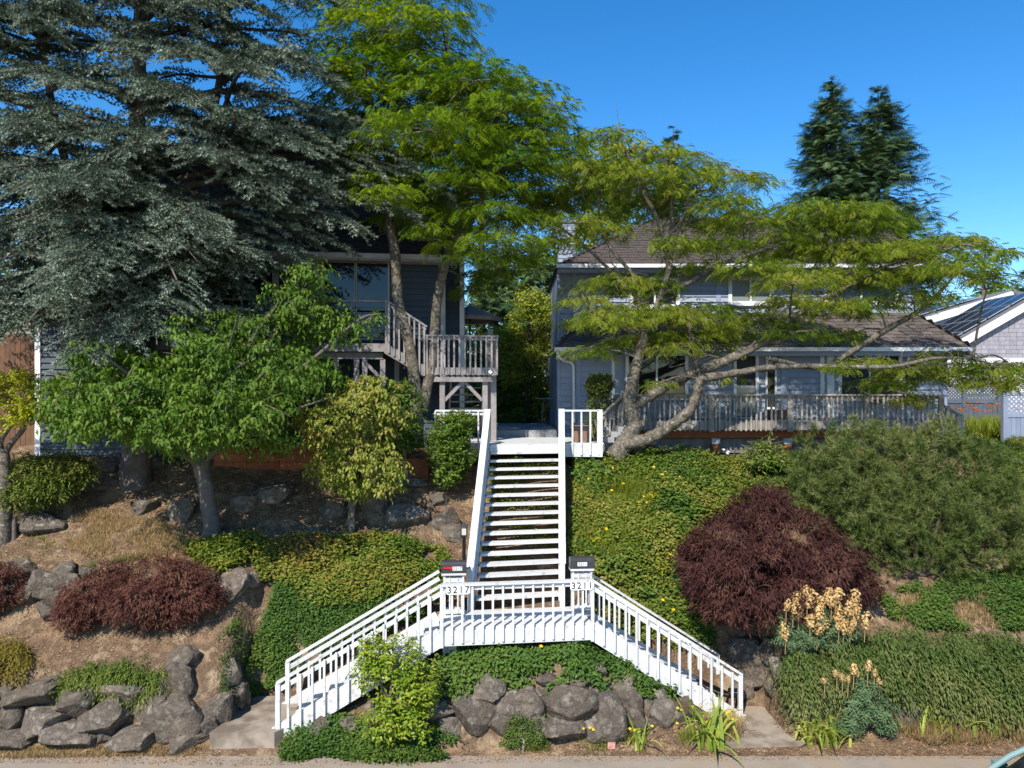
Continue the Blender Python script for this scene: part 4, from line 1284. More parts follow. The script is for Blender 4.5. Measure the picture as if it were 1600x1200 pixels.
# ------------------------------------------------------------------ stones
def boulder_mesh(seed, sub=4):
    import bmesh
    from mathutils import noise
    r = np.random.default_rng(seed)
    bm = bmesh.new()
    bmesh.ops.create_icosphere(bm, subdivisions=sub, radius=1.0)
    V = A([v.co[:] for v in bm.verts])
    V = V / (np.abs(V) ** 3.6).sum(1)[:, None] ** (1 / 3.6)
    pl = norm(r.normal(0, 1, (14, 3))); dd = r.uniform(.66, 1.05, 14)
    for _ in range(2):
        for n_, d_ in zip(pl, dd):
            t = V @ n_ - d_
            V = V - np.where(t > 0, t * .94, 0)[:, None] * n_
    of = Vector(r.uniform(-50, 50, 3))
    k = A([noise.fractal(Vector(p) * 1.6 + of, .9, 2.1, 6) for p in V])
    k2 = A([abs(noise.noise(Vector(p) * 2.3 + of * 2)) for p in V])
    V *= (1 + .075 * k - .10 * np.clip(.09 - k2, 0, 1) / .09 * .55)[:, None]
    for v, c in zip(bm.verts, V): v.co = c
    me = bpy.data.meshes.new('stone'); bm.to_mesh(me); bm.free()
    for p in me.polygons: p.use_smooth = True
    me.set_sharp_from_angle(angle=R(24))
    me.materials.append(ROCK)
    return me
BOUL = [boulder_mesh(40 + i) for i in range(14)]
def stone(name, px, py, wp, hp, parent=None, push=.0, d=None, depth=None):
    q = hit(px, py + hp * .15) if d is None else P(px, py, d)
    d_ = q[1] + push
    c = P(px, py, d_)
    s = d_ / F
    o = link(name, BOUL[rng.integers(len(BOUL))], parent)
    o.location = tuple(c)
    w, h = wp * s * .61, hp * s * .60
    o.scale = (w, depth or min(w, .5) * .9, h)
    o.rotation_euler = (rng.normal(0, .12), rng.normal(0, .16), rng.choice([0, math.pi]) + rng.normal(0, .25))
    return o
def rockery(label, lst, push=.05, fill=None):
    t = thing('rock_wall', label, 'rock wall', (0, 0, 0))
    if fill:
        for _ in range(fill[4]):
            w_ = rng.uniform(18, 34); stone('stone', rng.uniform(fill[0], fill[1]), rng.uniform(fill[2], fill[3]), w_, w_ * rng.uniform(.6, .9), parent=t, push=.16)
    for a in lst: stone('stone', *a[:4], parent=t, push=push)
    return t
rockery('dry-stacked boulder wall along the street left of the concrete pad', [
    (54, 1083, 85, 38), (125, 1098, 58, 55), (16, 1121, 42, 44), (69, 1127, 72, 44), (175, 1115, 72, 52), (117, 1148, 78, 38), (26, 1153, 62, 32),
    (201, 1083, 70, 32), (239, 1104, 50, 46), (274, 1115, 84, 64), (210, 1150, 74, 32), (160, 1153, 28, 20), (300, 1150, 60, 34), (324, 1139, 42, 44),
    (287, 1031, 42, 38), (287, 1060, 42, 40), (254, 1075, 28, 28), (344, 1104, 40, 38), (366, 1080, 36, 50), (356, 1050, 34, 34), (388, 1062, 34, 44), (-20, 1090, 50, 40), (-25, 1145, 60, 40), (12, 1080, 30, 24)], .05, (-10, 330, 1078, 1158, 34))
rockery('upper row of boulders behind the small red maple', [
    (32, 894, 56, 30), (74, 917, 54, 46), (100, 897, 36, 28), (118, 911, 36, 28), (362, 917, 50, 42), (85, 955, 42, 30), (204, 970, 40, 22), (330, 905, 34, 26), (395, 905, 26, 20), (50, 925, 40, 34), (140, 900, 34, 26), (20, 925, 40, 30)], .02)
rockery('boulder wall under the white stair landing', [
    (759, 1069, 58, 36), (741, 1110, 64, 56), (687, 1104, 48, 36), (706, 1133, 38, 28), (790, 1098, 38, 34), (786, 1130, 46, 34), (508, 1136, 40, 32), (543, 1136, 30, 28),
    (528, 1107, 24, 20), (473, 1150, 26, 18), (584, 1104, 26, 20), (818, 1092, 54, 44), (885, 1095, 88, 54), (940, 1118, 64, 62), (880, 1134, 74, 40), (928, 1045, 34, 24),
    (969, 1066, 34, 28), (978, 1086, 44, 32), (1016, 1075, 22, 16), (1025, 1092, 30, 22), (990, 1118, 42, 32), (1033, 1115, 46, 38), (1071, 1095, 28, 20), (900, 1069, 34, 20),
    (840, 1130, 44, 34), (660, 1085, 40, 34), (1060, 1118, 34, 24), (720, 1075, 34, 26), (855, 1062, 34, 18)], .06, (690, 1070, 1072, 1135, 34))
rockery('boulders beside the right concrete pad under the plum maple', [
    (1168, 1019, 48, 40), (1180, 1054, 54, 52), (1191, 1031, 32, 30), (1150, 1008, 26, 22), (1203, 1019, 26, 36), (1218, 1048, 30, 36), (1208, 1074, 26, 26), (1160, 1080, 36, 30)], .02)
rockery('boulder wall under the draping juniper on the right', [
    (1243, 1069, 30, 32), (1264, 1082, 32, 32), (1256, 1106, 42, 34), (1287, 1101, 40, 34), (1296, 1078, 34, 28), (1398, 1083, 42, 30), (1430, 1095, 48, 42), (1421, 1118, 42, 28),
    (1448, 1112, 30, 32), (1477, 1107, 34, 28), (1340, 1095, 44, 36), (1365, 1110, 36, 30), (1510, 1108, 40, 30), (1550, 1104, 44, 34), (1590, 1100, 40, 34), (1320, 1118, 36, 24)], .05)
for px, py, w, h, lab in (
    (72, 822, 66, 44, 'large grey boulder right of the lime-leaved tree trunk'), (225, 795, 42, 34, 'tilted grey boulder below the cedar trunk'),
    (284, 806, 40, 54, 'shaded boulder against the cherry trunk'), (120, 772, 28, 14, 'low flat stone below the golden-green juniper'),
    (168, 728, 56, 34, 'pale boulder beside the cedar trunk base'), (684, 783, 36, 30, 'rounded boulder below the shrub by the white stairs'),
    (695, 813, 54, 34, 'sunlit boulder left of the black garden lamp'), (636, 808, 70, 48, 'broad shaded boulder right of the dogwood trunk'),
    (712, 834, 46, 30, 'low boulder at the foot of the garden lamp'), (642, 757, 56, 18, 'flat slab of stone under the red-brown raised bed'),
    (590, 790, 44, 40, 'shaded boulder just behind the dogwood trunk'), (519, 800, 44, 40, 'shaded boulder left of the dogwood trunk'),
    (422, 775, 64, 32, 'shaded boulder in the gap between cherry and dogwood'), (500, 835, 46, 18, 'small flat stone above the ground cover hedge'), (385, 790, 46, 36, 'dark boulder right of the cherry trunk')):
    o = stone('boulder', px, py, w * .88, h * .85, push=.12); tag(o, lab, 'boulder')

# ------------------------------------------------------------------ trees
def tree(name, label, cat, base, group=None):
    return thing(name, label, cat, base, 0, group)
def shift(o, base):
    """Geometry is made in scene coordinates; hang it under an Empty standing at base."""
    o.matrix_parent_inverse = Matrix.Translation(-Vector([float(v) for v in base]))
    return o

# --- blue cedar
base = hit(213, 752)
T = tree('cedar_tree', 'huge blue-grey cedar with drooping sprays over the dark house', 'tree', base)
tb = Tubes(); fo = Foliage()
x0, y0, z0 = base
tb.limb([(x0, y0, z0 - .3), (x0, y0, z0 + .5), (x0 + .05, y0, z0 + 3), (x0 - .1, y0 + .1, z0 + 7), (x0 + .1, y0, z0 + 12), (x0, y0, z0 + 17.5)], [.46, .36, .29, .22, .15, .05], 14, 6)
tb.limb([(x0 + .1, y0, z0 + 4), (x0 + 1.3, y0 + .2, z0 + 7), (x0 + 2.2, y0 + .1, z0 + 11), (x0 + 2.6, y0, z0 + 15.5)], [.14, .11, .08, .03], 10, 6)
tb.limb([(x0 - .1, y0, z0 + 4.5), (x0 - 1.9, y0 + .3, z0 + 8), (x0 - 2.6, y0 + .1, z0 + 12), (x0 - 2.8, y0, z0 + 15)], [.13, .10, .08, .03], 10, 6)
br = []
def cedar_branch(o, az, L, rise, droop):
    n = 9
    t = np.linspace(0, 1, n)
    hx = L * t * (1 - .06 * t)
    zz = L * (rise * t - droop * t * t) + .05 * np.sin(t * 9 + az)
    wob = .12 * L * np.sin(t * 3 + az * 5) * t * .5
    d = A((math.cos(az), math.sin(az))); s_ = A((-d[1], d[0]))
    pts = np.column_stack([o[0] + d[0] * hx + s_[0] * wob, o[1] + d[1] * hx + s_[1] * wob, o[2] + zz])
    tb.add(pts, np.linspace(.02 + .012 * L, .012, n), 5)
    # secondary sprays
    m = int(L * 7.0) + 3
    u = np.sort(rng.uniform(.16, 1, m)); i = np.clip((u * (n - 1)).astype(int), 0, n - 2); f = u * (n - 1) - i
    pc = pts[i] * (1 - f)[:, None] + pts[i + 1] * f[:, None]
    ax = norm(pts[i + 1] - pts[i])
    sd_ = np.where(np.arange(m) % 2 == 0, 1, -1)[:, None] * A((s_[0], s_[1], 0))
    dirs = norm(ax * rng.uniform(.5, 1.0, (m, 1)) + sd_ * rng.uniform(.5, 1.0, (m, 1)) + UP * rng.normal(.02, .14, (m, 1)))
    ln = (.45 + .95 * (1 - u)) * rng.uniform(.6, 1.25, m) * (.55 + .13 * L)
    for k in range(m):
        q = int(max(6, ln[k] / .045))
        tt = np.linspace(.05, 1, q)[:, None]
        P_ = pc[k] + dirs[k] * tt * ln[k] + UP * (-.20 * ln[k] * tt ** 2)
        D_ = norm(dirs[k] - UP * .40 * tt)
        # short side shoots, in the plane of the spray
        side = norm(np.cross(UP, dirs[k])); sg = np.where(np.arange(q) % 2 == 0, 1.0, -1.0)[:, None]
        off = side * sg * rng.uniform(.0, .15, (q, 1)) * (1.15 - tt) * (np.arange(q) % 3 > 0)[:, None]
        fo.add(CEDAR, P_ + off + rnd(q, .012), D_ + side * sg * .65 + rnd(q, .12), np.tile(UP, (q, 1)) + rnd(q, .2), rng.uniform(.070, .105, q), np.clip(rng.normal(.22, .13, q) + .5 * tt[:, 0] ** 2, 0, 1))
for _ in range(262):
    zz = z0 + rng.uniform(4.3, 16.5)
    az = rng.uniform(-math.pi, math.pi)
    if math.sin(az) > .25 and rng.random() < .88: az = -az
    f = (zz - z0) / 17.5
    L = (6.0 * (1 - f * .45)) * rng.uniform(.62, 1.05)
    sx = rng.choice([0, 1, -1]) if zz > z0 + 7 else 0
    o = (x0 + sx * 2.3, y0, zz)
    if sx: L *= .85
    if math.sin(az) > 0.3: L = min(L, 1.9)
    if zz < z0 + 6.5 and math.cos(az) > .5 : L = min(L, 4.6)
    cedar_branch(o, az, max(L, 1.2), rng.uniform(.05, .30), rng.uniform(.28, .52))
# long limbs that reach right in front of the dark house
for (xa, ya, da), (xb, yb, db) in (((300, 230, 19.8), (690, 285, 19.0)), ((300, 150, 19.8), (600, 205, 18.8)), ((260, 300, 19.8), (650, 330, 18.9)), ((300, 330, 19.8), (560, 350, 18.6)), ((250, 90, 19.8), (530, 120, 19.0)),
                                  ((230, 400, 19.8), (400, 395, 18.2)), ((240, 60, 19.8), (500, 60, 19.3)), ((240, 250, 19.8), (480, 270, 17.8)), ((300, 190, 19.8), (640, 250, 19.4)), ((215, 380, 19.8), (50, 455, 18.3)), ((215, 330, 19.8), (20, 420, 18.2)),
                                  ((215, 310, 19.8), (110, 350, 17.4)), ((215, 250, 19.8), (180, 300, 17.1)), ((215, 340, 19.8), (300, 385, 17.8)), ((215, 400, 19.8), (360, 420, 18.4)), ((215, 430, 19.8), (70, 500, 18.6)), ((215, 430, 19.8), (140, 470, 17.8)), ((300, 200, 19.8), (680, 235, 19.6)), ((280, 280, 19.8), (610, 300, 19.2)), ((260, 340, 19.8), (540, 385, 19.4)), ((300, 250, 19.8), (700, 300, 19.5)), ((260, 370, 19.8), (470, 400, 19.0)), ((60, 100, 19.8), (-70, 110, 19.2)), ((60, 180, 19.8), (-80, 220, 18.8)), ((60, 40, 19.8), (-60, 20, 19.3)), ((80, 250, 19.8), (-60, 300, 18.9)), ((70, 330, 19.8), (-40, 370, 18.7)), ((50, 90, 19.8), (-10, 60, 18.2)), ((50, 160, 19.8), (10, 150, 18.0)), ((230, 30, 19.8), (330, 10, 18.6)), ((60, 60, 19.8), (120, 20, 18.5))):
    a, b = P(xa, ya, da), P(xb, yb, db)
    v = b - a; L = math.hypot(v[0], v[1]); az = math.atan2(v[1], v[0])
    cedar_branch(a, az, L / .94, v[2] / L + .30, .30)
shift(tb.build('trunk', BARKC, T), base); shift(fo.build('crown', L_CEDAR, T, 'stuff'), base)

# --- silk trees: flat pads of feathery fronds
def silk_pads(fo, tb, pads, depth, jit, nodes_, dens=85, size=(.26, .42), tint=.5, gth=-.55):
    for pd in pads:
        px, py, r_ = pd[:3]
        d = depth + (pd[3] if len(pd) > 3 else rng.normal(0, jit))
        c = P(px, py, d); rm = r_ * d / F
        area = rm * rm * math.pi * .8
        n = int(area * dens) + 12
        rad = np.sqrt(rng.random(n)); an = rng.uniform(0, 2 * math.pi, n)
        lump = 1 + .25 * np.sin(3 * an + rng.uniform(0, 6)) + .15 * np.sin(7 * an + rng.uniform(0, 6))
        loc_ = np.column_stack([np.cos(an) * rad * rm * lump, np.sin(an) * rad * rm * .8 * lump, np.zeros(n)])
        loc_[:, 2] = .26 * rm * (1 - rad ** 2) * rng.uniform(.5, 1.1, n) - .22 * rm * rng.random(n) ** 2 + rng.normal(0, .05, n)
        C = c + loc_
        k = gate(C, .40) > gth
        C, an_, rad_ = C[k], an[k], rad[k]; n = len(C)
        a2 = an_ + rng.normal(0, .9, n)
        Xd = np.column_stack([np.cos(a2), np.sin(a2), -.05 - .45 * rad_ ** 2 + rng.normal(0, .22, n)])
        Zd = np.tile(UP, (n, 1)) + rnd(n, .22)
        fo.add(FROND, C, Xd, Zd, rng.uniform(*size, n), np.clip(rng.normal(tint + rng.normal(0, .12), .2, n), 0, 1))
        # twigs from the nearest limb end, forking under the pad
        nd = nodes_[np.argmin(((nodes_ - c) ** 2).sum(1) + 2.0 * np.maximum(0, nodes_[:, 2] - c[2]) ** 2)]
        mid = (nd + c) / 2 + A((0, 0, .10 * np.linalg.norm(c - nd)))
        L = np.linalg.norm(c - nd)
        tb.limb([nd, mid, c - UP * .05 * rm], [.016 + .012 * L, .014 + .006 * L, .012], 5, 4)
        for j in range(7):
            a3 = rng.uniform(0, 6.28); e = c + A((math.cos(a3) * rm * .85, math.sin(a3) * rm * .7, .06 * rm + rng.normal(0, .05)))
            s_ = c * .75 + mid * .25
            tb.limb([s_, (s_ + e) / 2 + A((0, 0, .05)) + rnd(1, .05)[0], e], [.014, .010, .006], 4, 3)

base = hit(652, 690, 19.0, 22.5); base = A((P(650, 690, 20.85)[0], 20.85, 5.0))
T = tree('silk_tree', 'tall silk tree with two trunks arching over the gap between the houses', 'tree', base)
tb = Tubes(); fo = Foliage()
D = 20.85
def LP(l, d=None): return [P(q[0], q[1], (d or D) + (q[2] if len(q) > 2 else 0)) for q in l]
limbs = [([(652, 700), (650, 620), (640, 540), (622, 470), (618, 400), (608, 335), (612, 270)], [.20, .17, .15, .145, .14, .13, .11]),
         ([(660, 640, .1), (676, 560, .15), (682, 480, .2), (694, 420, .2), (716, 360, .2), (722, 300, .2)], [.16, .14, .13, .12, .11, .10]),
         ([(612, 270), (590, 200), (570, 120), (590, 40)], [.10, .08, .06, .03]), ([(612, 270), (650, 190), (690, 120), (700, 40)], [.10, .075, .055, .03]),
         ([(612, 300), (560, 260, -.5), (520, 210, -1), (500, 170, -1.2)], [.08, .06, .04, .02]), ([(722, 300), (740, 230), (800, 170), (850, 160)], [.09, .075, .05, .025]),
         ([(722, 310), (780, 270), (840, 240), (890, 235)], [.08, .06, .045, .02]), ([(722, 320), (700, 240, -.8), (680, 190, -1.3)], [.08, .06, .03]), ([(720, 330), (770, 320, -.8), (820, 310, -1.2)], [.07, .05, .02])]
nd = []
for l, r_ in limbs:
    pts = LP(l); tb.limb(pts, r_, 9, 6); nd += list(smooth_path(pts[-3:], r_[-3:], 4)[0])
nd = A(nd)
pads = [(640, -15, 110), (560, 20, 90), (690, 42, 55), (610, 45, 100), (660, 80, 80), (560, 85, 80), (520, 110, 50), (605, 110, 105), (690, 122, 90), (750, 120, 75), (805, 140, 60), (845, 165, 50), (560, 150, 80), (640, 155, 110), (720, 165, 100), (785, 175, 95), (850, 200, 65), (885, 225, 35),
        (520, 185, 45), (590, 195, 80), (665, 205, 110), (745, 215, 110), (820, 225, 80), (870, 250, 45), (620, 240, 70), (700, 250, 100), (775, 258, 95), (835, 272, 65), (660, 285, 60), (735, 292, 90), (800, 302, 80), (850, 310, 40), (700, 330, 50), (765, 335, 70), (815, 345, 60), (780, 375, 65), (745, 400, 40), (800, 405, 50), (640, 330, 45), (610, 300, 45), (670, 360, 35), (560, 245, 60, -.8), (590, 285, 55, -.9), (540, 225, 50, -.6), (660, 330, 45, -.9), (700, 385, 34, -.8), (760, 430, 40), (720, 360, 45, .6), (560, 300, 40, .3), (735, 455, 30, 1.5), (620, 340, 40, .5)]
silk_pads(fo, tb, pads, D, 1.1, nd, 100, (.19, .31), .5, -.6)
shift(tb.build('trunk', BARKS, T), base); shift(fo.build('crown', L_SILK, T, 'stuff'), base)

D = 20.6
base = P(975, 712, D)
T = tree('silk_tree', 'wide silk tree with forked lichen-grey limbs in front of the blue house', 'tree', base)
tb = Tubes(); fo = Foliage()
limbs = [([(960, 716), (978, 690), (992, 662), (985, 630), (988, 600), (998, 560), (1006, 520), (1000, 470), (990, 430)], [.36, .29, .25, .23, .20, .17, .15, .12, .09]),
         ([(984, 640), (1010, 622), (1050, 598), (1085, 582), (1120, 570), (1165, 550), (1200, 528), (1245, 492), (1290, 465), (1340, 440)], [.18, .17, .165, .16, .15, .14, .13, .10, .075, .04]),
         ([(975, 695, -.1), (1010, 686, -.2), (1050, 664, -.3), (1078, 640, -.35), (1090, 610, -.4), (1095, 592, -.4), (1130, 586, -.4), (1190, 576, -.5), (1250, 572, -.5), (1330, 574, -.6), (1400, 572, -.7), (1460, 560, -.8), (1520, 560, -1)], [.22, .20, .18, .165, .15, .135, .12, .105, .09, .075, .06, .045, .02]),
         ([(1200, 560, -.4), (1280, 575, -.2), (1330, 550, 0), (1385, 515, .2), (1430, 490, .3), (1470, 455, .3), (1500, 420, .2)], [.08, .085, .09, .09, .075, .05, .02]),
         ([(1006, 520), (1030, 470), (1045, 420), (1050, 360), (1048, 300), (1040, 250)], [.12, .11, .10, .09, .06, .03]), ([(1045, 420), (1030, 350, -.4), (1000, 290, -.6), (980, 240, -.6)], [.08, .07, .05, .02]),
         ([(1052, 380), (1075, 320), (1110, 280), (1160, 270)], [.07, .06, .04, .02]), ([(1030, 460), (1080, 440), (1120, 415, .2), (1180, 395, .3), (1250, 370, .3), (1330, 345, .2)], [.09, .085, .075, .06, .045, .02]),
         ([(1000, 470), (960, 430, .2), (920, 390, .4), (870, 350, .4), (840, 320, .3)], [.07, .06, .045, .035, .02]), ([(990, 430), (950, 380), (935, 320), (945, 250)], [.06, .05, .04, .02]), ([(1006, 530), (960, 500, -.6), (920, 490, -1)], [.05, .04, .02]),
         ([(1095, 592, -.4), (1080, 540, -.5), (1075, 500, -.6), (1050, 470, -.6)], [.06, .055, .04, .02]), ([(1340, 440), (1400, 410), (1470, 395), (1540, 385)], [.05, .045, .03, .015])]
nd = []
for l, r_ in limbs:
    r_ = [v * .82 for v in r_]; pts = LP(l); tb.limb(pts, r_, 10, 6, .13); nd += list(smooth_path(pts[-4:], r_[-4:], 4)[0])
nd = A(nd)
# bare dead twigs
for _ in range(260):
    s_ = nd[rng.integers(len(nd))] + rnd(1, .25)[0]
    dv = norm(A((rng.normal(), rng.normal(), rng.normal(.1, .5)))); L = rng.uniform(.25, .75)
    m_ = s_ + dv * L * .5 + rnd(1, .10)[0]
    tb.limb([s_, m_, s_ + dv * L + rnd(1, .15)[0]], [.013, .009, .004], 4, 3)
pads = [(950, 212, 42), (985, 235, 50), (1045, 250, 70), (905, 262, 50), (955, 268, 70), (1010, 280, 80), (1080, 278, 60), (1130, 275, 55), (1170, 285, 45), (890, 305, 55), (945, 310, 75), (1010, 325, 70), (1075, 315, 80), (1140, 320, 50), (860, 325, 50), (840, 335, 35), (900, 350, 50),
        (970, 360, 45), (1090, 355, 60), (1160, 345, 60), (1225, 340, 70), (1290, 330, 75), (1345, 335, 65), (1215, 380, 75), (1300, 365, 90), (1370, 350, 50), (1120, 385, 60), (1060, 380, 45), (1350, 395, 85), (1270, 400, 90), (1180, 420, 70), (1090, 420, 50), (1420, 395, 75), (1475, 385, 60), (1500, 375, 40), (1450, 430, 80), (1380, 435, 80), (1310, 435, 75), (1510, 415, 60), (1550, 395, 40), (1545, 440, 35), (1240, 440, 60),
        (960, 445, 70), (915, 470, 40), (1010, 450, 60), (950, 500, 55), (1000, 490, 75), (905, 505, 35), (1050, 495, 70), (1100, 485, 60), (1030, 530, 60), (970, 540, 50), (925, 550, 40), (1090, 525, 65), (1140, 520, 55), (1190, 505, 65), (1250, 475, 70), (1310, 485, 60), (1370, 475, 60), (1425, 465, 50), (1240, 520, 45), (1320, 525, 40), (1120, 545, 30), (1060, 545, 40),
        (1380, 600, 45), (1350, 565, 40), (1420, 575, 50), (1455, 590, 50), (1500, 575, 55), (1545, 580, 55), (1590, 575, 50), (1410, 625, 40), (1130, 590, 30), (1025, 600, 22), (1540, 600, 45), (1475, 555, 40), (1590, 600, 35), (1310, 575, 25), (880, 380, 35)]
pads = [(p_[0], p_[1], p_[2] * 1.0) for p_ in pads]
silk_pads(fo, tb, pads, D, .9, nd, 122, (.17, .27), .52, -.44)
shift(tb.build('trunk', BARKS, T), base); shift(fo.build('crown', L_SILK2, T, 'stuff'), base)

# --- leafy trees with drooping leaves along arching twigs
def twig_leaves(fo, tb, blobs, n, tmpl, L, W, per=8, tl=.38, droop=.8, shell=.45, gs=.5, gt=-.35, tint=.45, ts=.22, hang=.8, twig_r=.006):
    C, N, _ = blob_pts(blobs, n, shell, gs, gt)
    m = len(C)
    ax = norm(N * A((1, 1, .35)) + rnd(m, .45) + UP * .15)
    tn = np.clip(rng.normal(tint, ts * .7, m), 0, 1)
    for j in range(per):
        t = (j + .4) / per
        pos = C + ax * tl * (t - .5) - UP * (droop * tl * t * t * .6) + rnd(m, .015)
        sd_ = norm(np.cross(UP, ax)) * (1 if j % 2 else -1)
        Xd = norm(ax * .55 + sd_ * .75 - UP * hang * rng.uniform(.5, 1.3, (m, 1)) + rnd(m, .2))
        Zd = norm(UP * .9 - ax * .1 + N * .5 + rnd(m, .25))
        s = rng.uniform(.75, 1.2, m)
        fo.add(tmpl, pos, Xd, Zd, np.column_stack([L * s, W * s, L * s]), np.clip(tn + rng.normal(0, ts, m), 0, 1))
    if tb is not None:
        for k in rng.choice(m, min(m, 160), replace=False):
            fo.tw.add([C[k] - ax[k] * tl * .9, C[k], C[k] + ax[k] * tl * .4 - UP * .03], [twig_r * 1.6, twig_r, twig_r * .5], 4)

base = hit(333, 843)
T = tree('cherry_tree', 'dark green cherry tree spreading in front of the dark house', 'tree', base)
tb = Tubes(); fo = Foliage(); D = base[1]
for l, r_ in (([(334, 858), (333, 842), (328, 800), (318, 745), (312, 725)], [.26, .215, .185, .17, .165]), ([(314, 735), (298, 705), (280, 685), (240, 655), (180, 630), (120, 615)], [.13, .11, .10, .075, .05, .02]),
              ([(316, 735), (326, 700), (345, 650, -.2), (370, 590, -.3), (400, 520), (440, 470), (480, 420)], [.13, .12, .10, .085, .06, .045, .015]), ([(314, 735), (305, 690, .2), (310, 620, .4), (320, 550, .5), (330, 510, .5)], [.11, .09, .07, .045, .02]),
              ([(345, 650, -.2), (420, 610, -.4), (490, 560, -.3), (560, 500, 0), (595, 490)], [.07, .06, .045, .025, .01]), ([(326, 700), (390, 670, -.5), (460, 640, -.6), (520, 620, -.5)], [.07, .05, .035, .015]),
              ([(280, 685), (230, 610, .5), (190, 570, .6), (150, 540, .5)], [.06, .05, .03, .015])):
    tb.limb(LP(l), r_, 10, 6, .05)
bl = [B(488, 430, D, 34, 42, .7), B(470, 470, D, 62, 40, .9), B(455, 520, D, 75, 50, 1.0), B(540, 505, D + .1, 50, 26, .6), B(585, 492, D + .1, 26, 12, .3), B(420, 575, D - .2, 100, 60, 1.2), B(335, 545, D + .2, 70, 55, 1.0), B(300, 520, D + .3, 40, 40, .6),
      B(250, 590, D, 95, 50, 1.1), B(160, 600, D - .1, 80, 42, 1.0), B(95, 610, D - .1, 40, 38, .8), B(150, 545, D + .3, 65, 30, .7), B(220, 645, D - .3, 120, 45, 1.1), B(345, 635, D - .5, 130, 52, 1.1), B(450, 640, D - .2, 85, 45, 1.0), B(515, 600, D + .1, 45, 40, .7),
      B(130, 650, D - .3, 70, 30, .7), B(300, 675, D - .3, 90, 24, .8), B(410, 680, D, 70, 22, .7), B(370, 500, D + .5, 40, 30, .6)]
def deeper(bs, dy, k2=.92):
    out = []
    for b in bs:
        k = (b[1] + dy) / b[1]; q = np.array(b); q[0] *= k; q[1] += dy; q[2] = H + (q[2] - H) * k; q[3:] *= k2; out.append(q)
    return out
lf_ = [b for b in bl if b[0] < -5.4]
bl = bl + deeper(lf_, -1.6) + deeper([b for b in lf_ if b[0] < -6.0], -2.5, .75) + deeper(bl, 1.3)
for b in bl[20:]:
    q = A(b[:3]); tb.limb([P(312, 728, D), (P(316, 690, D) + q) / 2, q], [.07, .045, .015], 6, 4)
twig_leaves(fo, tb, bl, 7600, LEAF4, .132, .062, 8, .42, .8, .35, .6, -.12)
shift(tb.build('trunk', BARKC, T), base); shift(fo.build('crown', L_CHERRY, T, 'stuff'), base)

base = hit(549, 838)
T = tree('dogwood_tree', 'small two-tiered dogwood with yellow-green drooping leaves above the ground cover', 'tree', base)
tb = Tubes(); fo = Foliage(); D = base[1]
for l, r_ in (([(549, 845), (549, 800), (551, 765), (549, 720), (548, 660), (552, 610)], [.10, .082, .075, .06, .045, .015]), ([(550, 755), (520, 735), (490, 722)], [.04, .03, .01]), ([(550, 760), (585, 735), (615, 722)], [.04, .03, .01]), ([(549, 690), (510, 655), (480, 640)], [.035, .025, .01]), ([(549, 690), (590, 650), (620, 630)], [.035, .025, .01])):
    tb.limb(LP(l), r_, 9, 5)
bl = [B(562, 705, D - .1, 62, 26, .9), B(560, 735, D - .2, 72, 26, .9), B(505, 722, D, 30, 16, .5), B(600, 722, D - .1, 32, 24, .6), B(580, 755, D - .2, 50, 16, .6), B(550, 760, D, 30, 14, .5),
      B(570, 630, D, 60, 28, .8), B(530, 650, D - .1, 60, 30, .8), B(580, 605, D + .2, 40, 22, .6), B(510, 680, D, 35, 22, .6), B(600, 650, D + .2, 40, 30, .6), B(495, 655, D - .1, 34, 22, .5)]
twig_leaves(fo, tb, bl, 2900, LEAF4, .105, .055, 7, .22, .9, .5, .3, -.45, .5, .24, .9)
shift(tb.build('trunk', BARKS, T), base); shift(fo.build('crown', L_DOG, T, 'stuff'), base)

def bush(name, label, cat, base, blobs, n, mat, tmpl=LEAF4, L=.07, W=.04, per=6, tl=.2, droop=.3, shell=.5, gs=.3, gt=-.6, hang=.1, tint=.5, ts=.25, stems=5, group=None, bark=BARKT):
    T = tree(name, label, cat, base, group); tb = Tubes(); fo = Foliage()
    b = np.array(blobs)
    for k in range(max(stems, 1)):
        c = b[k % len(b), :3] + rnd(1, .1)[0]
        a = A(base) + A((rng.normal(0, .08), rng.normal(0, .06), -.08))
        tb.limb([a, (a + c) / 2 + rnd(1, .08)[0], c], [.03, .022, .01], 6, 4)
    twig_leaves(fo, tb, blobs, n, tmpl, L, W, per, tl, droop, shell, gs, gt, tint, ts, hang, .004)
    shift(tb.build('stem', bark, T), base); shift(fo.build('foliage', mat, T, 'stuff'), base)
    return T
q = A((P(632, 700, 19.6)[0], 19.6, 4.4))
bush('rhododendron_bush', 'dark glossy rhododendron just behind the dogwood crown', 'shrub', q, [B(632, 640, 19.6, 30, 46, .7), B(625, 675, 19.6, 34, 26, .6), B(600, 620, 19.7, 25, 28, .5), B(610, 690, 19.6, 50, 20, .5)], 950, L_GLOSS, LEAF4, .11, .045, 7, .18, .2, .6, .3, -.6, .2)
q = hit(712, 752)
bush('boxwood_bush', 'rounded green shrub leaning over the left rail of the upper platform', 'shrub', q, [B(706, 672, 19.5, 34, 30, .6), B(700, 700, 19.4, 34, 34, .6), B(720, 660, 19.5, 22, 20, .4), B(700, 735, 19.3, 26, 24, .5), B(715, 712, 19.4, 26, 30, .5)], 2600, L_GLOSS, LEAF2, .07, .04, 7, .14, .2, .5, .22, -.6, 0)
q = P(937, 690, 21.6)
T = bush('clipped_shrub', 'clipped upright green shrub against the blue wall beside the platform', 'shrub', (q[0], q[1], 5.3), [B(937, 603, 21.8, 20, 20, .36), B(937, 625, 21.8, 19, 30, .36), B(932, 655, 21.8, 14, 26, .3), B(926, 598, 21.8, 9, 12, .2), B(948, 598, 21.8, 9, 12, .2), B(930, 680, 21.8, 12, 20, .25)], 1900, L_HEDGE, LEAF2, .06, .036, 7, .10, .1, .7, .2, -1.2, 0)
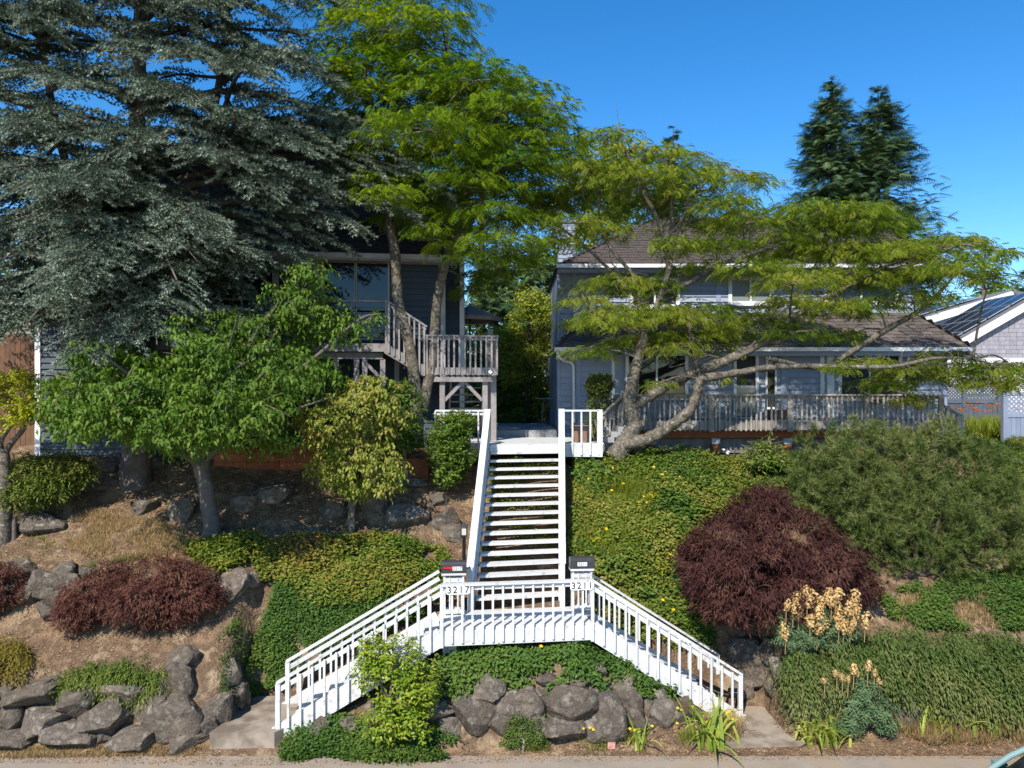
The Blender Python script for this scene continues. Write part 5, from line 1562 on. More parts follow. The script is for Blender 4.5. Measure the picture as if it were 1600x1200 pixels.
base = hit(4, 845)
T = tree('lime_tree', 'small yellow-green tree with pale forked trunk at the left edge', 'tree', base)
tb = Tubes(); fo = Foliage(); D = base[1]
for l, r_ in (([(4, 860), (5, 842), (8, 780), (6, 715), (4, 705)], [.22, .19, .15, .125, .12]), ([(5, 712), (18, 692), (34, 674), (44, 650)], [.075, .065, .055, .03]), ([(5, 712), (2, 690), (16, 665), (22, 640)], [.06, .05, .045, .02]), ([(3, 710), (-15, 690), (-30, 660)], [.08, .07, .03])):
    tb.limb(LP(l), r_, 10, 6, .05)
bl = [B(20, 610, D, 40, 34, .8), B(45, 640, D - .1, 28, 22, .6), B(10, 645, D - .2, 45, 26, .7), B(-30, 620, D, 40, 45, .8), B(30, 590, D + .2, 25, 18, .5)]
twig_leaves(fo, tb, bl, 1000, LEAF4, .075, .042, 7, .22, .4, .4, .3, -.5, .5, .25, .3)
shift(tb.build('trunk', BARKS, T), base); shift(fo.build('crown', L_LIME, T, 'stuff'), base)
q = hit(640, 1150, 13.9)
bush('camellia_bush', 'bright green leafy bush growing up in front of the left white flight', 'shrub', hit(635, 1150, 13.5), [B(620, 1030, 14.35, 46, 36, .38), B(585, 1020, 14.4, 30, 26, .28), B(635, 1075, 14.25, 46, 36, .38), B(620, 1110, 14.15, 44, 34, .36), B(600, 1130, 14.1, 40, 26, .3), B(660, 1060, 14.3, 28, 36, .3), B(575, 1050, 14.4, 24, 28, .25), B(650, 1130, 14.15, 34, 24, .28)], 1150, L_BUSH, LEAF4, .085, .048, 6, .20, .2, .5, .25, -.55, .1, stems=8)
q = hit(820, 1165, 13.8)
bush('round_shrub', 'low round dark green shrub at the foot of the centre boulders', 'shrub', q, [B(820, 1138, q[1] + .1, 34, 26, .32), B(805, 1148, q[1] + .05, 22, 20, .25), B(838, 1150, q[1] + .05, 20, 18, .22)], 1100, L_HYP2, LEAF2, .038, .022, 6, .10, .1, .6, .2, -.8, 0)

# --- red laceleaf maples
def lace(label, base, blobs, n, mat, L=.13, group=None):
    T = tree('laceleaf_maple', label, 'shrub', base, group); fo = Foliage(); tb = Tubes()
    b = np.array(blobs)
    for k in range(len(b)):
        c = b[k, :3] + A((0, 0, b[k, 5] * .5)); a = A(base)
        tb.limb([a, (a + c) / 2 + A((0, 0, .15)) + rnd(1, .06)[0], c], [.045, .03, .012], 6, 4)
        for j in range(4):
            e = b[k, :3] + norm(rnd(1))[0] * b[k, 3:] * .85
            tb.limb([c, (c + e) / 2 + A((0, 0, .08)), e], [.014, .01, .005], 4, 3)
    C, N, _ = blob_pts(blobs, n, .60, .36, -.42)
    C = C + N * (rng.exponential(.035, len(C)))[:, None]
    m = len(C); tn = np.clip(.45 + .4 * gate(C, .25) + rng.normal(0, .12, m), 0, 1)
    for j in range(7):
        a = norm(N * A((1, 1, .25)) + rnd(m, .5) - UP * rng.uniform(.1, 1.1, (m, 1)))
        fo.add(LEAF2, C + rnd(m, .03), a, N + UP * .6 + rnd(m, .4), np.column_stack([L * rng.uniform(.6, 1.2, m), .020 * np.ones(m), .05 * np.ones(m)]), tn)
    shift(tb.build('trunk', BARKD, T), base); shift(fo.build('crown', mat, T, 'stuff'), base)
q = hit(1220, 945)
lace('large plum-coloured laceleaf maple mound right of the stairs', q, [B(1188, 798, 17.0, 46, 32, .8), B(1145, 848, 16.6, 62, 44, .8), B(1235, 845, 16.7, 78, 46, .9), B(1118, 898, 16.3, 54, 44, .7), B(1200, 905, 16.1, 90, 55, .8), B(1285, 888, 16.3, 66, 42, .8), B(1330, 915, 16.4, 40, 28, .6), B(1140, 938, 16.0, 50, 32, .6), B(1215, 935, 15.9, 70, 34, .6), B(1275, 930, 16.0, 50, 26, .5), B(1092, 868, 16.9, 30, 34, .6), B(1205, 775, 17.2, 26, 16, .5)], 10500, L_RED2, .15)
q = hit(225, 975)
lace('low red-brown laceleaf maple spreading above the left rock wall', q, [B(230, 905, 16.2, 75, 34, .8), B(290, 915, 16.1, 52, 34, .7), B(170, 925, 16.0, 65, 32, .7), B(230, 940, 15.8, 80, 32, .6), B(130, 950, 15.8, 38, 26, .5), B(310, 935, 16.0, 32, 28, .5)], 5600, L_RED, .12)
q = hit(5, 945)
lace('edge of a rusty laceleaf maple cut by the left border', q, [B(0, 910, 16.3, 38, 28, .6), B(-30, 925, 16.2, 50, 32, .6), B(15, 925, 16.2, 22, 20, .4)], 2400, L_RED, .11)

# --- mugo pine
base = hit(1440, 900)
T = tree('pine_shrub', 'broad olive-green shrubby pine below the weathered deck', 'shrub', base); fo = Foliage(); tb = Tubes()
bl = [B(1350, 720, 19.0, 60, 40, 1.0), B(1290, 765, 18.6, 55, 50, .9), B(1400, 745, 18.8, 70, 55, 1.1), B(1470, 740, 18.9, 60, 60, 1.0), B(1530, 760, 18.8, 50, 55, .9), B(1340, 800, 18.2, 75, 55, 1.0), B(1430, 810, 18.0, 80, 60, 1.1), B(1510, 820, 18.0, 60, 55, .9), B(1370, 850, 17.8, 55, 40, .8), B(1460, 865, 17.6, 70, 40, .8), B(1550, 800, 18.2, 40, 50, .8), B(1540, 865, 17.8, 40, 36, .7), B(1290, 720, 19, 30, 30, .6), B(1350, 690, 19.2, 16, 22, .3), B(1470, 690, 19.2, 25, 20, .4), B(1435, 695, 19.2, 14, 18, .3), B(1270, 790, 18.3, 30, 26, .5)]
C, N, _ = blob_pts(bl, 2400, .6, .42, -.6)
C = C + N * rng.exponential(.07, len(C))[:, None]
m = len(C); axc = norm(N * A((.7, .7, .2)) + UP * .75 + rnd(m, .28)); tnc = np.clip(.42 + .3 * gate(C, .5) + rng.normal(0, .2, m), 0, 1); szc = rng.uniform(.75, 1.3, m)
for j in range(7):
    ax = norm(axc + rnd(m, .32)); f = (j % 4) * .07
    fo.add(PINE, C + axc * (f * szc)[:, None] + rnd(m, .035), ax, N + rnd(m, .3), rng.uniform(.11, .16, m) * szc, np.clip(tnc + .06 * (j % 4) + rng.normal(0, .1, m), 0, 1))
for b_ in bl:
    c = A(b_[:3]); tb.limb([base, (base + c) / 2 + rnd(1, .15)[0], c], [.06, .045, .02], 6, 4)
shift(tb.build('trunk', BARKD, T), base); shift(fo.build('foliage', L_PINE, T, 'stuff'), base)

# --- spray-forming junipers (trailing shoots)
def juniper(name, label, base, blobs, n, mat, L=.10, down=.5, group=None, kind=None, dirv=(0, -1, 0)):
    T = tree(name, label, 'shrub', base, group); fo = Foliage()
    C, N, _ = blob_pts(blobs, n, .6, .35, -.7)
    m = len(C); tn = np.clip(.45 + .3 * gate(C, .4) + rng.normal(0, .12, m), 0, 1)
    ax = norm(N * A((1, 1, .3)) * .5 + A(dirv) * .7 + rnd(m, .3) - UP * down * rng.uniform(.2, 1, (m, 1)))
    for j in range(6):
        Xd = ax + rnd(m, .28) - UP * .12 * j * down
        fo.add(LEAF2, C + ax * (.05 * j) - UP * .014 * j * j * down + rnd(m, .02), Xd, N + UP * .5 + rnd(m, .4), np.column_stack([L * rng.uniform(.7, 1.3, m), L * .24 * np.ones(m), L * .5 * np.ones(m)]), np.clip(tn + .05 * j + rng.normal(0, .1, m), 0, 1))
    tb = Tubes()
    for b_ in np.array(blobs): tb.limb([A(base) - A((0, 0, .05)), (A(base) + b_[:3]) / 2 + A((0, 0, .1)), b_[:3]], [.03, .02, .01], 5, 3)
    shift(tb.build('stem', BARKD, T), base); shift(fo.build('foliage', mat, T, 'stuff'), base)
    return T
q = hit(1420, 1060)
juniper('juniper', 'dark green trailing juniper draped over the right boulder wall', q, [B(1260, 1045, 15.3, 45, 34, .5), B(1320, 1040, 15.4, 60, 40, .6), B(1390, 1035, 15.5, 70, 42, .7), B(1460, 1035, 15.5, 70, 48, .7), B(1530, 1045, 15.5, 65, 50, .7), B(1590, 1050, 15.5, 60, 52, .7), B(1430, 1005, 16.0, 110, 26, .6), B(1550, 1010, 16.1, 90, 28, .6), B(1490, 1075, 15.1, 60, 30, .35), B(1570, 1085, 15.0, 60, 26, .35), B(1250, 1070, 15.1, 26, 24, .3), B(1650, 1050, 15.5, 60, 50, .7)], 12500, L_JUN, .105, .8)
q = hit(70, 790)
juniper('juniper', 'feathery green juniper right of the lime-leaved tree trunk', q, [B(50, 740, 18.4, 40, 32, .6), B(95, 735, 18.6, 45, 26, .6), B(40, 768, 18.0, 30, 24, .5), B(120, 728, 18.7, 28, 16, .4), B(75, 758, 18.2, 36, 22, .5)], 2100, L_JUN2, .13, .2)
q = hit(20, 1050)
juniper('juniper', 'golden low juniper at the left border above the rock wall', q, [B(15, 1025, 15.35, 40, 30, .4), B(45, 1045, 15.2, 28, 20, .3), B(-20, 1035, 15.3, 36, 30, .4)], 1500, L_JUNY, .08, .3)
q = hit(180, 1060)
juniper('juniper', 'small green juniper spilling over the middle of the left rock wall', q, [B(150, 1055, 15.1, 45, 18, .32), B(215, 1050, 15.1, 48, 24, .36), B(240, 1065, 15.0, 30, 20, .28), B(185, 1045, 15.25, 50, 16, .3), B(115, 1055, 15.1, 26, 14, .25)], 1700, L_JUN2, .09, .5)

# --- ground covers
def cover(name, label, pix, n, mat, tmpl=LEAF2, L=.06, W=.03, h=.3, cs=.45, per=4, gthr=-.45, world=False, tint=.45, cat='ground cover', hang=.15):
    p_ = scatter(pix, n, world); gn = gnormal(p_)
    gz = gate(p_, cs)
    k = gz > gthr; p_, gn, gz = p_[k], gn[k], gz[k]
    m = len(p_); fo = Foliage()
    hh = h * (.45 + .55 * np.clip((gz - gthr) / 1.1, 0, 1))
    tn = np.clip(tint + .25 * gate(p_, .9) + rng.normal(0, .15, m), 0, 1)
    for j in range(per):
        C = p_ + gn * (hh * rng.random(m) ** .6)[:, None] + rnd(m, .04)
        a = rng.uniform(0, 6.283, m)
        Xd = np.column_stack([np.cos(a), np.sin(a) - .3, rng.normal(0, .35, m) - hang])
        s = rng.uniform(.7, 1.25, m)
        fo.add(tmpl, C, Xd, gn + UP * .4 + rnd(m, .3), np.column_stack([L * s, W * s, L * s]), np.clip(tn + rng.normal(0, .12, m), 0, 1))
    o = fo.build(name, mat); tag(o, label, cat, None, 'stuff')
    return o
cover('ground_cover', 'olive-green ground cover hedge along the slope below the dogwood', [(290, 862), (420, 852), (560, 848), (690, 862), (712, 905), (690, 940), (560, 945), (480, 945), (430, 905), (330, 905)], 6200, L_HYP, L=.10, W=.045, h=.36, per=5, tint=.55, gthr=-.75)
cover('ground_cover', 'darker green ground cover falling towards the left white flight', [(370, 960), (440, 915), (540, 940), (680, 935), (660, 965), (560, 1010), (470, 1045), (440, 1070), (395, 1080), (370, 1060), (385, 1010)], 6600, L_HYP2, L=.065, W=.034, h=.28, per=5, gthr=-.75)
cover('ground_cover', 'sparse green creeper between the red maple and the rock wall', [(320, 1030), (380, 1000), (395, 1080), (345, 1100), (310, 1080)], 900, L_HYP2, L=.05, W=.026, h=.15, per=4, gthr=-.2)
cover('ground_cover', 'thin green creeper beside the red maple top', [(130, 885), (250, 868), (330, 880), (300, 900), (160, 905)], 900, L_HYP2, L=.05, W=.028, h=.14, per=4, gthr=-.1)
cover('ground_cover', 'green creeper hanging over the boulders under the landing', [(650, 1018), (760, 1012), (930, 1012), (985, 1030), (1030, 1060), (1075, 1085), (1040, 1090), (960, 1055), (890, 1050), (800, 1052), (730, 1055), (735, 1085), (690, 1085), (640, 1080)], 3600, L_HYP2, L=.105, W=.055, h=.26, per=5, gthr=-.3, hang=.4)
cover('ground_cover', 'green creeper mat at the street edge under the bright bush', [(440, 1165), (500, 1120), (600, 1140), (690, 1135), (725, 1165), (690, 1192), (560, 1196), (440, 1190)], 3000, L_HYP2, L=.06, W=.036, h=.2, per=5, gthr=-.5)
cover('ground_cover', 'yellow-green slope planting between the main flight and the plum maple', [(897, 712), (960, 722), (1040, 720), (1180, 735), (1240, 770), (1150, 800), (1070, 850), (1070, 930), (1110, 985), (1010, 960), (940, 905), (897, 890)], 9600, L_HYPR, L=.095, W=.046, h=.42, per=5, cs=.7, gthr=-.95, tint=.5)
cover('ground_cover', 'mixed green planting below the weathered deck', [(1000, 730), (1300, 726), (1300, 770), (1240, 790), (1150, 760), (1010, 735)], 3400, L_HYP2, L=.10, W=.055, h=.34, per=5, gthr=-.5)
cover('ground_cover', 'green planting behind and right of the pine', [(1480, 700), (1640, 700), (1640, 900), (1580, 900), (1560, 760)], 4200, L_HYPR, L=.08, W=.04, h=.4, per=5, gthr=-.6)
cover('ground_cover', 'thin dry-green cover on the bank above the trailing juniper', [(1370, 930), (1640, 880), (1640, 985), (1400, 985)], 4600, L_HYP2, L=.09, W=.035, h=.30, per=5, gthr=-.3, cs=.6)
cover('ground_cover', 'leafy growth under the open treads of the main flight', [(745, 885), (875, 885), (875, 720), (770, 720)], 2600, L_HYPR, L=.07, W=.035, h=.14, per=4, gthr=-.1)

cover('ground_cover', 'broad-leaved clumps standing up through the slope planting right of the main flight', [(900, 720), (1060, 725), (1180, 740), (1060, 860), (1060, 930), (980, 930), (900, 880)], 3600, L_HYP2, L=.15, W=.07, h=.55, per=5, cs=.5, gthr=.15)
cover('ground_cover', 'lighter yellow-green patches in the slope planting', [(900, 740), (1080, 745), (1060, 930), (1000, 950), (900, 890)], 2600, L_LIME, L=.10, W=.04, h=.5, per=4, cs=.35, gthr=.62)
cover('ground_cover', 'green cover on the bank just behind the right white flight', [(1.5, 16.75), (3.0, 16.95), (4.5, 17.1), (4.6, 17.8), (1.6, 17.5)], 1500, L_HYPR, L=.09, W=.045, h=.2, per=5, gthr=-.8, world=True)
cover('ground_cover', 'green shade plants along the foot of the weathered deck', [(1000, 712), (1120, 716), (1230, 714), (1290, 712), (1290, 738), (1000, 738)], 1300, L_HYP2, L=.12, W=.06, h=.18, per=4, gthr=-.2)
cover('ground_cover', 'creeper runners trailing down over the boulder tops under the landing', [(690, 1035), (800, 1045), (960, 1045), (1060, 1075), (1040, 1105), (960, 1080), (880, 1078), (780, 1075), (700, 1080)], 1500, L_HYP2, L=.10, W=.055, h=.3, per=5, cs=.3, gthr=.0, hang=.5)
# grasses, weeds, litter
def grass(name, label, pix, n, mat, L=.25, W=.012, lean=.5, tmpl=BLADE, gthr=-.3, cs=.4, tint=.5, world=False):
    p_ = scatter(pix, n, world); k = gate(p_, cs) > gthr; p_ = p_[k]; m = len(p_); fo = Foliage()
    for j in range(3):
        a = rng.uniform(0, 6.283, m)
        Xd = np.column_stack([np.cos(a) * lean, np.sin(a) * lean, 1 + rng.normal(0, .2, m)])
        s = rng.uniform(.5, 1.2, m)
        fo.add(tmpl, p_ + rnd(m, .03) * A((1, 1, 0)), Xd, np.column_stack([np.cos(a), np.sin(a), -.3 * np.ones(m)]), np.column_stack([L * s, W * np.ones(m), L * s]), np.clip(rng.normal(tint, .25, m), 0, 1))
    o = fo.build(name, mat); tag(o, label, 'grass', None, 'stuff'); return o
grass('dry_grass', 'dry straw-coloured grass clump on the slope left of the cherry trunk', [(105, 840), (130, 790), (200, 810), (290, 830), (300, 865), (200, 880), (110, 870)], 4200, L_DRY, .14, .010, .9, gthr=-.4)
grass('dry_grass', 'pale dry grass strip at the street edge below the left rock wall', [(-40, 1172), (120, 1164), (330, 1166), (330, 1180), (-40, 1186)], 4200, L_DRY, .10, .010, 1.1, gthr=-.3)
grass('weeds', 'thin weeds and dry grass at the foot of the centre boulders', [(690, 1165), (860, 1160), (1110, 1152), (1180, 1135), (1180, 1165), (960, 1172), (700, 1180)], 2600, L_WEED, .20, .009, .7, gthr=.0)
grass('dry_grass', 'tall dry grass at the street edge by the right border', [(1400, 1140), (1500, 1120), (1640, 1110), (1640, 1160), (1450, 1165)], 3600, L_DRY, .26, .010, .8, gthr=-.4)
grass('dry_grass', 'brown dry tuft near the right end of the right white flight', [(1085, 1150), (1135, 1120), (1160, 1130), (1150, 1160), (1100, 1165)], 900, L_DRY, .26, .009, .7, gthr=-.9)
grass('grass', 'mown yellowish grass behind the pine by the fence', [(1480, 692), (1660, 694), (1660, 712), (1480, 712)], 2600, L_WEED, .2, .012, .6, gthr=-.9)
grass('grass', 'arching grass blades in the slope planting by the main flight', [(900, 750), (1020, 770), (1040, 850), (980, 890), (900, 870)], 2600, L_LILY, .52, .018, .9, gthr=-.05, tint=.6)
grass('dry_grass', 'brown dry stems on the bank between the pine and the trailing juniper', [(1380, 935), (1640, 890), (1640, 985), (1400, 980)], 2600, L_DRY, .22, .012, .9, gthr=-.25, cs=.8)
grass('weeds', 'sparse green weeds dotted over the bark slope on the left', [(-20, 860), (130, 780), (330, 860), (330, 1000), (40, 1010)], 1300, L_WEED, .14, .016, 1.0, gthr=.35)
def litter(name, label, pix, n, s=(.02, .06), world=False, mat=L_DEB):
    p_ = scatter(pix, n, world); m = len(p_); fo = Foliage(); a = rng.uniform(0, 6.283, m)
    gn = gnormal(p_)
    fo.add(LEAF2, p_ + gn * .012, np.column_stack([np.cos(a), np.sin(a), np.zeros(m)]) - gn * 0, gn + rnd(m, .25), np.column_stack([rng.uniform(*s, m), rng.uniform(.010, .028, m), .03 * np.ones(m)]))
    o = fo.build(name, mat); tag(o, label, 'litter', None, 'stuff'); return o
litter('leaf_litter', 'fallen leaves and bark chips over the left slope', [(-30, 880), (-30, 720), (300, 700), (740, 740), (730, 900), (600, 850), (300, 880), (120, 960), (330, 990), (370, 1060), (60, 1050), (-30, 1000)], 17000, (.02, .075))
litter('leaf_litter', 'fallen leaves along the street edge', [(-60, 1168), (330, 1170), (500, 1190), (760, 1165), (1180, 1140), (1640, 1125), (1640, 1186), (1000, 1190), (400, 1198), (-60, 1192)], 8500, (.015, .06))
litter('leaf_litter', 'fallen leaves on the right concrete pad', [(1150, 1090), (1215, 1085), (1240, 1140), (1170, 1150)], 420, (.02, .05))
litter('leaf_litter', 'fallen leaves on the left concrete pad', [(345, 1160), (395, 1100), (428, 1105), (430, 1160)], 260, (.02, .05))

# flowers
def dots(name, label, pix, n, mat, s=.045, h=.34, group=None):
    p_ = scatter(pix, n); gn = gnormal(p_); fo = Foliage(); m = len(p_)
    c = p_ + gn * (h * rng.uniform(.8, 1.1, m))[:, None]
    for j in range(5):
        a = j * 1.2566 + rng.uniform(0, .5, m)
        fo.add(LEAF2, c, np.column_stack([np.cos(a), np.sin(a) * .8 - .2, np.sin(a) * .5]), gn + A((0, -.6, 0)), np.column_stack([s * np.ones(m), s * .7 * np.ones(m), s * np.ones(m)]))
    o = fo.build(name, mat); tag(o, label, 'flowers', None, 'stuff')
dots('yellow_flowers', 'scattered yellow flowers in the slope planting right of the main flight', [(900, 730), (1100, 740), (1060, 900), (1090, 970), (1000, 950), (900, 880)], 34, L_YEL)
dots('yellow_flowers', 'yellow flowers among the weeds at the foot of the right flight', [(860, 1150), (1010, 1120), (1160, 1120), (1150, 1160), (880, 1168)], 26, L_YEL, .035, .25)
dots('yellow_flowers', 'few yellow flowers in the creeper under the landing', [(700, 1020), (980, 1020), (1040, 1080), (800, 1050)], 7, L_YEL, .045, .22)
dots('white_flowers', 'few white flowers in the planting below the deck', [(1000, 715), (1560, 720), (1540, 790), (1250, 770)], 12, L_WHT, .05, .5)

# daylilies behind the pine
base = A((X(1535, 26.5), 26.5, 5.2))
fo = Foliage(); m = 2600
C = np.column_stack([rng.uniform(X(1462, 26.5), X(1640, 26.5), m), rng.uniform(25.6, 27.6, m), np.full(m, 5.2)])
a = rng.uniform(0, 6.283, m)
fo.add(BLADE, C, np.column_stack([np.cos(a) * .7, np.sin(a) * .7, np.ones(m)]), np.column_stack([np.cos(a), np.sin(a), -.4 * np.ones(m)]), np.column_stack([rng.uniform(.5, .95, m), .035 * np.ones(m), .8 * np.ones(m)]))
tag(fo.build('daylilies', L_LILY), 'bed of daylily leaves along the dark lattice fence', 'flowers', None, 'stuff')
fo = Foliage(); m = 70
C = np.column_stack([rng.uniform(X(1470, 26.3), X(1640, 26.3), m), rng.uniform(25.6, 27.2, m), rng.uniform(6.05, 6.35, m)])
for j in range(6):
    a = j * 1.047 + rng.uniform(0, .3, m)
    fo.add(LEAF2, C, np.column_stack([np.cos(a), np.sin(a), .5 * np.ones(m)]), np.tile(UP, (m, 1)) + rnd(m, .2), np.column_stack([np.full(m, .11), np.full(m, .055), np.full(m, .1)]))
tag(fo.build('daylily_flowers', L_ORF), 'orange daylily flowers in front of the dark lattice fence', 'flowers', None, 'stuff')

# strap-leaved clumps: each leaf a part
def blade_mesh(k, w):
    """Tapered strap that rises and bends over."""
    v, f = [], []
    n = 7
    for i in range(n):
        t = i / (n - 1); x = t * (.25 + .55 * k) * t ** .5; z = t * (1 - .45 * k * t * t) - .18 * k * t ** 3
        ww = w * (1 - t) ** .6 * (.7 + .6 * t * (1 - t) * 2) + .001
        v += [(x, -ww, z + .012), (x, 0, z), (x, ww, z + .012)]
    for i in range(n - 1):
        a = 3 * i; f += [(a, a + 3, a + 4, a + 1), (a + 1, a + 4, a + 5, a + 2)]
    me = bpy.data.meshes.new('leaf'); me.from_pydata(v, [], f)
    at = me.attributes.new('tint', 'FLOAT', 'FACE'); at.data.foreach_set('value', np.full(len(f), rng.random(), np.float32))
    me.materials.append(L_IRIS); me.update()
    return me
BLM = [blade_mesh(k, w) for k in (.25, .55, .9, 1.2) for w in (.035, .05, .042)]
def strap(label, px, py, n, L, spread, d0=13.0):
    q = hit(px, py, d0)
    T = thing('iris_clump', label, 'plant', q)
    for k in range(n):
        o = link('leaf', BLM[rng.integers(len(BLM))], T)
        o.location = (rng.normal(0, spread), rng.normal(0, spread * .5), -.03)
        s = 1.55 * L * rng.uniform(.6, 1.15)
        o.rotation_euler = (rng.normal(0, .1), rng.normal(0, .12), rng.uniform(0, 6.28)); o.scale = (s, s, s)
strap('grey-green iris clump at the foot of the centre boulders', 998, 1168, 20, .44, .12)
strap('tall iris clump below the lower end of the right flight', 1110, 1168, 30, .66, .16)
strap('small iris fan under the right flight stringer', 1082, 1130, 12, .42, .07)
strap('big yellow-green strap-leaved clump beside the right pad', 1285, 1162, 64, .52, .24)
strap('upright iris fan behind the yellow-green strap-leaved clump', 1277, 1120, 10, .50, .05)
strap('drooping iris clump in dry grass under the trailing juniper', 1500, 1140, 34, .56, .30)
strap('iris clump at the right end of the street edge planting', 1545, 1150, 14, .40, .12)
strap('low iris tuft left of the drooping iris clump', 1430, 1148, 12, .34, .12)

# euphorbias: blue-green mound and tan flower heads, each head a part
def head_mesh(seed):
    r = np.random.default_rng(seed); m = 84
    z = np.linspace(0, 1, m) + r.normal(0, .03, m); a = np.arange(m) * 2.4 + r.normal(0, .3, m)
    rad = .27 * np.sin(np.pi * np.clip(z * .82 + .14, 0, 1)) ** .6 * r.uniform(.55, 1.15, m) * (1 + .25 * np.sin(2 * a + seed))
    C = np.column_stack([rad * np.cos(a), rad * np.sin(a), z]); N = norm(np.column_stack([np.cos(a), np.sin(a), z - .3]) + r.normal(0, .3, (m, 3)))
    T4 = tpl([(0, 0, .07), (.10, .08, 0), (-.10, .08, 0), (.0, -.11, 0)], [(0, 1, 2), (0, 2, 3), (0, 3, 1)])
    Xp = norm(np.cross(N, UP) + 1e-3); V, Fc = stamp(T4[0], T4[1], C, Xp, N, r.uniform(.5, 1.0, m))
    return np_mesh('flower_head', V, Fc, L_HEAD, np.repeat(r.random(m), 3))
HM = [head_mesh(i) for i in range(4)]
def euphorbia(label, base, blobs, n, heads, L=.085):
    T = thing('euphorbia', label, 'plant', base); fo = Foliage()
    C, N, _ = blob_pts(blobs, n, .5, .2, -.9); m = len(C)
    ax = norm(N + UP * .7 + rnd(m, .2))
    for j in range(10):
        a = j * 2.4; s1 = norm(np.cross(ax, A((.3, .9, .2)))); s2 = np.cross(ax, s1)
        dv = norm(s1 * math.cos(a) + s2 * math.sin(a) + ax * .35)
        fo.add(LEAF2, C - ax * (.017 * j), dv, ax + rnd(m, .1), np.column_stack([np.full(m, L), np.full(m, .017), np.full(m, L)]))
    shift(fo.build('foliage', L_EUPH, T, 'stuff'), base)
    for px, py, w, h, d in heads:
        c = P(px, py + h / 2, d); s = d / F
        tb = Tubes(); tb.limb([c + A((0, .03, -.30)), c + A((0, .01, -.1)), c + A((0, 0, h * s * .5))], [.010, .010, .008], 5, 3)
        shift(tb.build('flower_stem', L_DRY, T), base)
        o = link('flower_head', HM[rng.integers(4)], T); o.location = tuple(c - A(base)); k = w * s / .50
        o.scale = (k * rng.uniform(.8, 1.05), k * rng.uniform(.8, 1.05), h * s * rng.uniform(.95, 1.25)); o.rotation_euler = (rng.normal(0, .15), rng.normal(0, .18), rng.uniform(0, 6))
zz = lambda v, o, n: o + v / 3.4275
def E(l, d): return [(1200 + a / 3.4275, 850 + b / 3.4275, w / 3.4275, h / 3.4275, d + rng.normal(0, .12)) for a, b, w, h in l]
euphorbia('euphorbia mound crowned with many tan flower heads below the plum maple', hit(1270, 1010), [B(1225, 972, 15.55, 26, 34, .35), B(1265, 972, 15.6, 44, 36, .45), B(1315, 972, 15.6, 40, 32, .4), B(1245, 995, 15.4, 44, 26, .3), B(1300, 995, 15.45, 44, 24, .3)], 640,
    E([(98, 325, 40, 58), (160, 290, 44, 62), (200, 260, 46, 60), (210, 310, 44, 60), (250, 280, 44, 70), (310, 280, 50, 66), (365, 265, 44, 60), (290, 310, 46, 60), (340, 310, 46, 60), (380, 320, 46, 70), (460, 290, 50, 72), (470, 330, 44, 56), (430, 350, 46, 66), (370, 375, 50, 76), (450, 390, 46, 80), (520, 410, 56, 76), (275, 375, 46, 58), (225, 410, 50, 68), (295, 425, 50, 56), (135, 340, 44, 62), (165, 355, 50, 72), (95, 470, 46, 80), (265, 450, 42, 60), (405, 440, 50, 76), (380, 420, 46, 70), (345, 505, 50, 76), (235, 455, 30, 40), (440, 440, 40, 60)], 15.3))
euphorbia('smaller euphorbia with withered tan heads at the street edge', hit(1350, 1140), [B(1345, 1105, 14.6, 34, 34, .3), B(1375, 1110, 14.6, 30, 26, .3), B(1350, 1075, 14.6, 24, 20, .25), B(1385, 1130, 14.55, 24, 18, .2), B(1330, 1130, 14.5, 28, 18, .2)], 420,
    E([(370, 690, 30, 34), (460, 670, 40, 50), (475, 690, 30, 40), (535, 655, 36, 46), (570, 690, 26, 34), (400, 715, 30, 34), (430, 725, 26, 30), (600, 735, 30, 34), (305, 730, 26, 28)], 14.5), .09)

# fern by the deck post
bush('fern', 'bright fern clump in front of the second deck post', 'plant', hit(1200, 722), [B(1200, 700, 20.2, 26, 20, .4), B(1185, 712, 20.1, 24, 14, .3), B(1215, 712, 20.1, 22, 14, .3)], 240, L_GLOSS, LEAF2, .14, .03, 8, .4, .9, .3, .3, -.9, .2, .8)

# garden lamp
q = hit(725, 893); zt = Zp(815, q[1])
t = thing('garden_lamp', 'black post lantern left of the main white flight', 'lamp', q)
h = zt - q[2]
tb = Tubes(); tb.add([(0, 0, -.1), (0, 0, h - .36), (0, 0, h - .34)], [.042, .04, .05], 10); tb.build('post', BLACK, t)
box('glass', (-.055, -.055, h - .30), (.055, .055, h - .12), LAMPG, t)
for sx in (-1, 1):
    for sy in (-1, 1): box('bar', (sx * .062 - .008, sy * .062 - .008, h - .31), (sx * .062 + .008, sy * .062 + .008, h - .11), BLACK, t)
box('tray', (-.075, -.075, h - .34), (.075, .075, h - .305), BLACK, t)
py_obj('cap', [(-.095, -.095, h - .11), (.095, -.095, h - .11), (.095, .095, h - .11), (-.095, .095, h - .11), (0, 0, h)], [(0, 1, 4), (1, 2, 4), (2, 3, 4), (3, 0, 4), (3, 2, 1, 0)], BLACK, t)
q = hit(955, 1168, 13.0)
o = box('brick', q + A((-.07, -.05, -.02)), q + A((.07, .05, .11)), surf('faded_red', (.50, .16, .13), (.55, .35, .32), 25, .8)); tag(o, 'small faded red block lying in weeds at the street edge', 'block')
q = hit(22, 842)
o = Tubes(); o.limb([q - A((0, 0, .1)), q + A((0, 0, .25)), q + A((.02, 0, .50))], [.07, .06, .05], 8, 3); o = o.build('stump', BARKC); tag(o, 'short grey stump beside the lime-leaved tree trunk', 'stump')

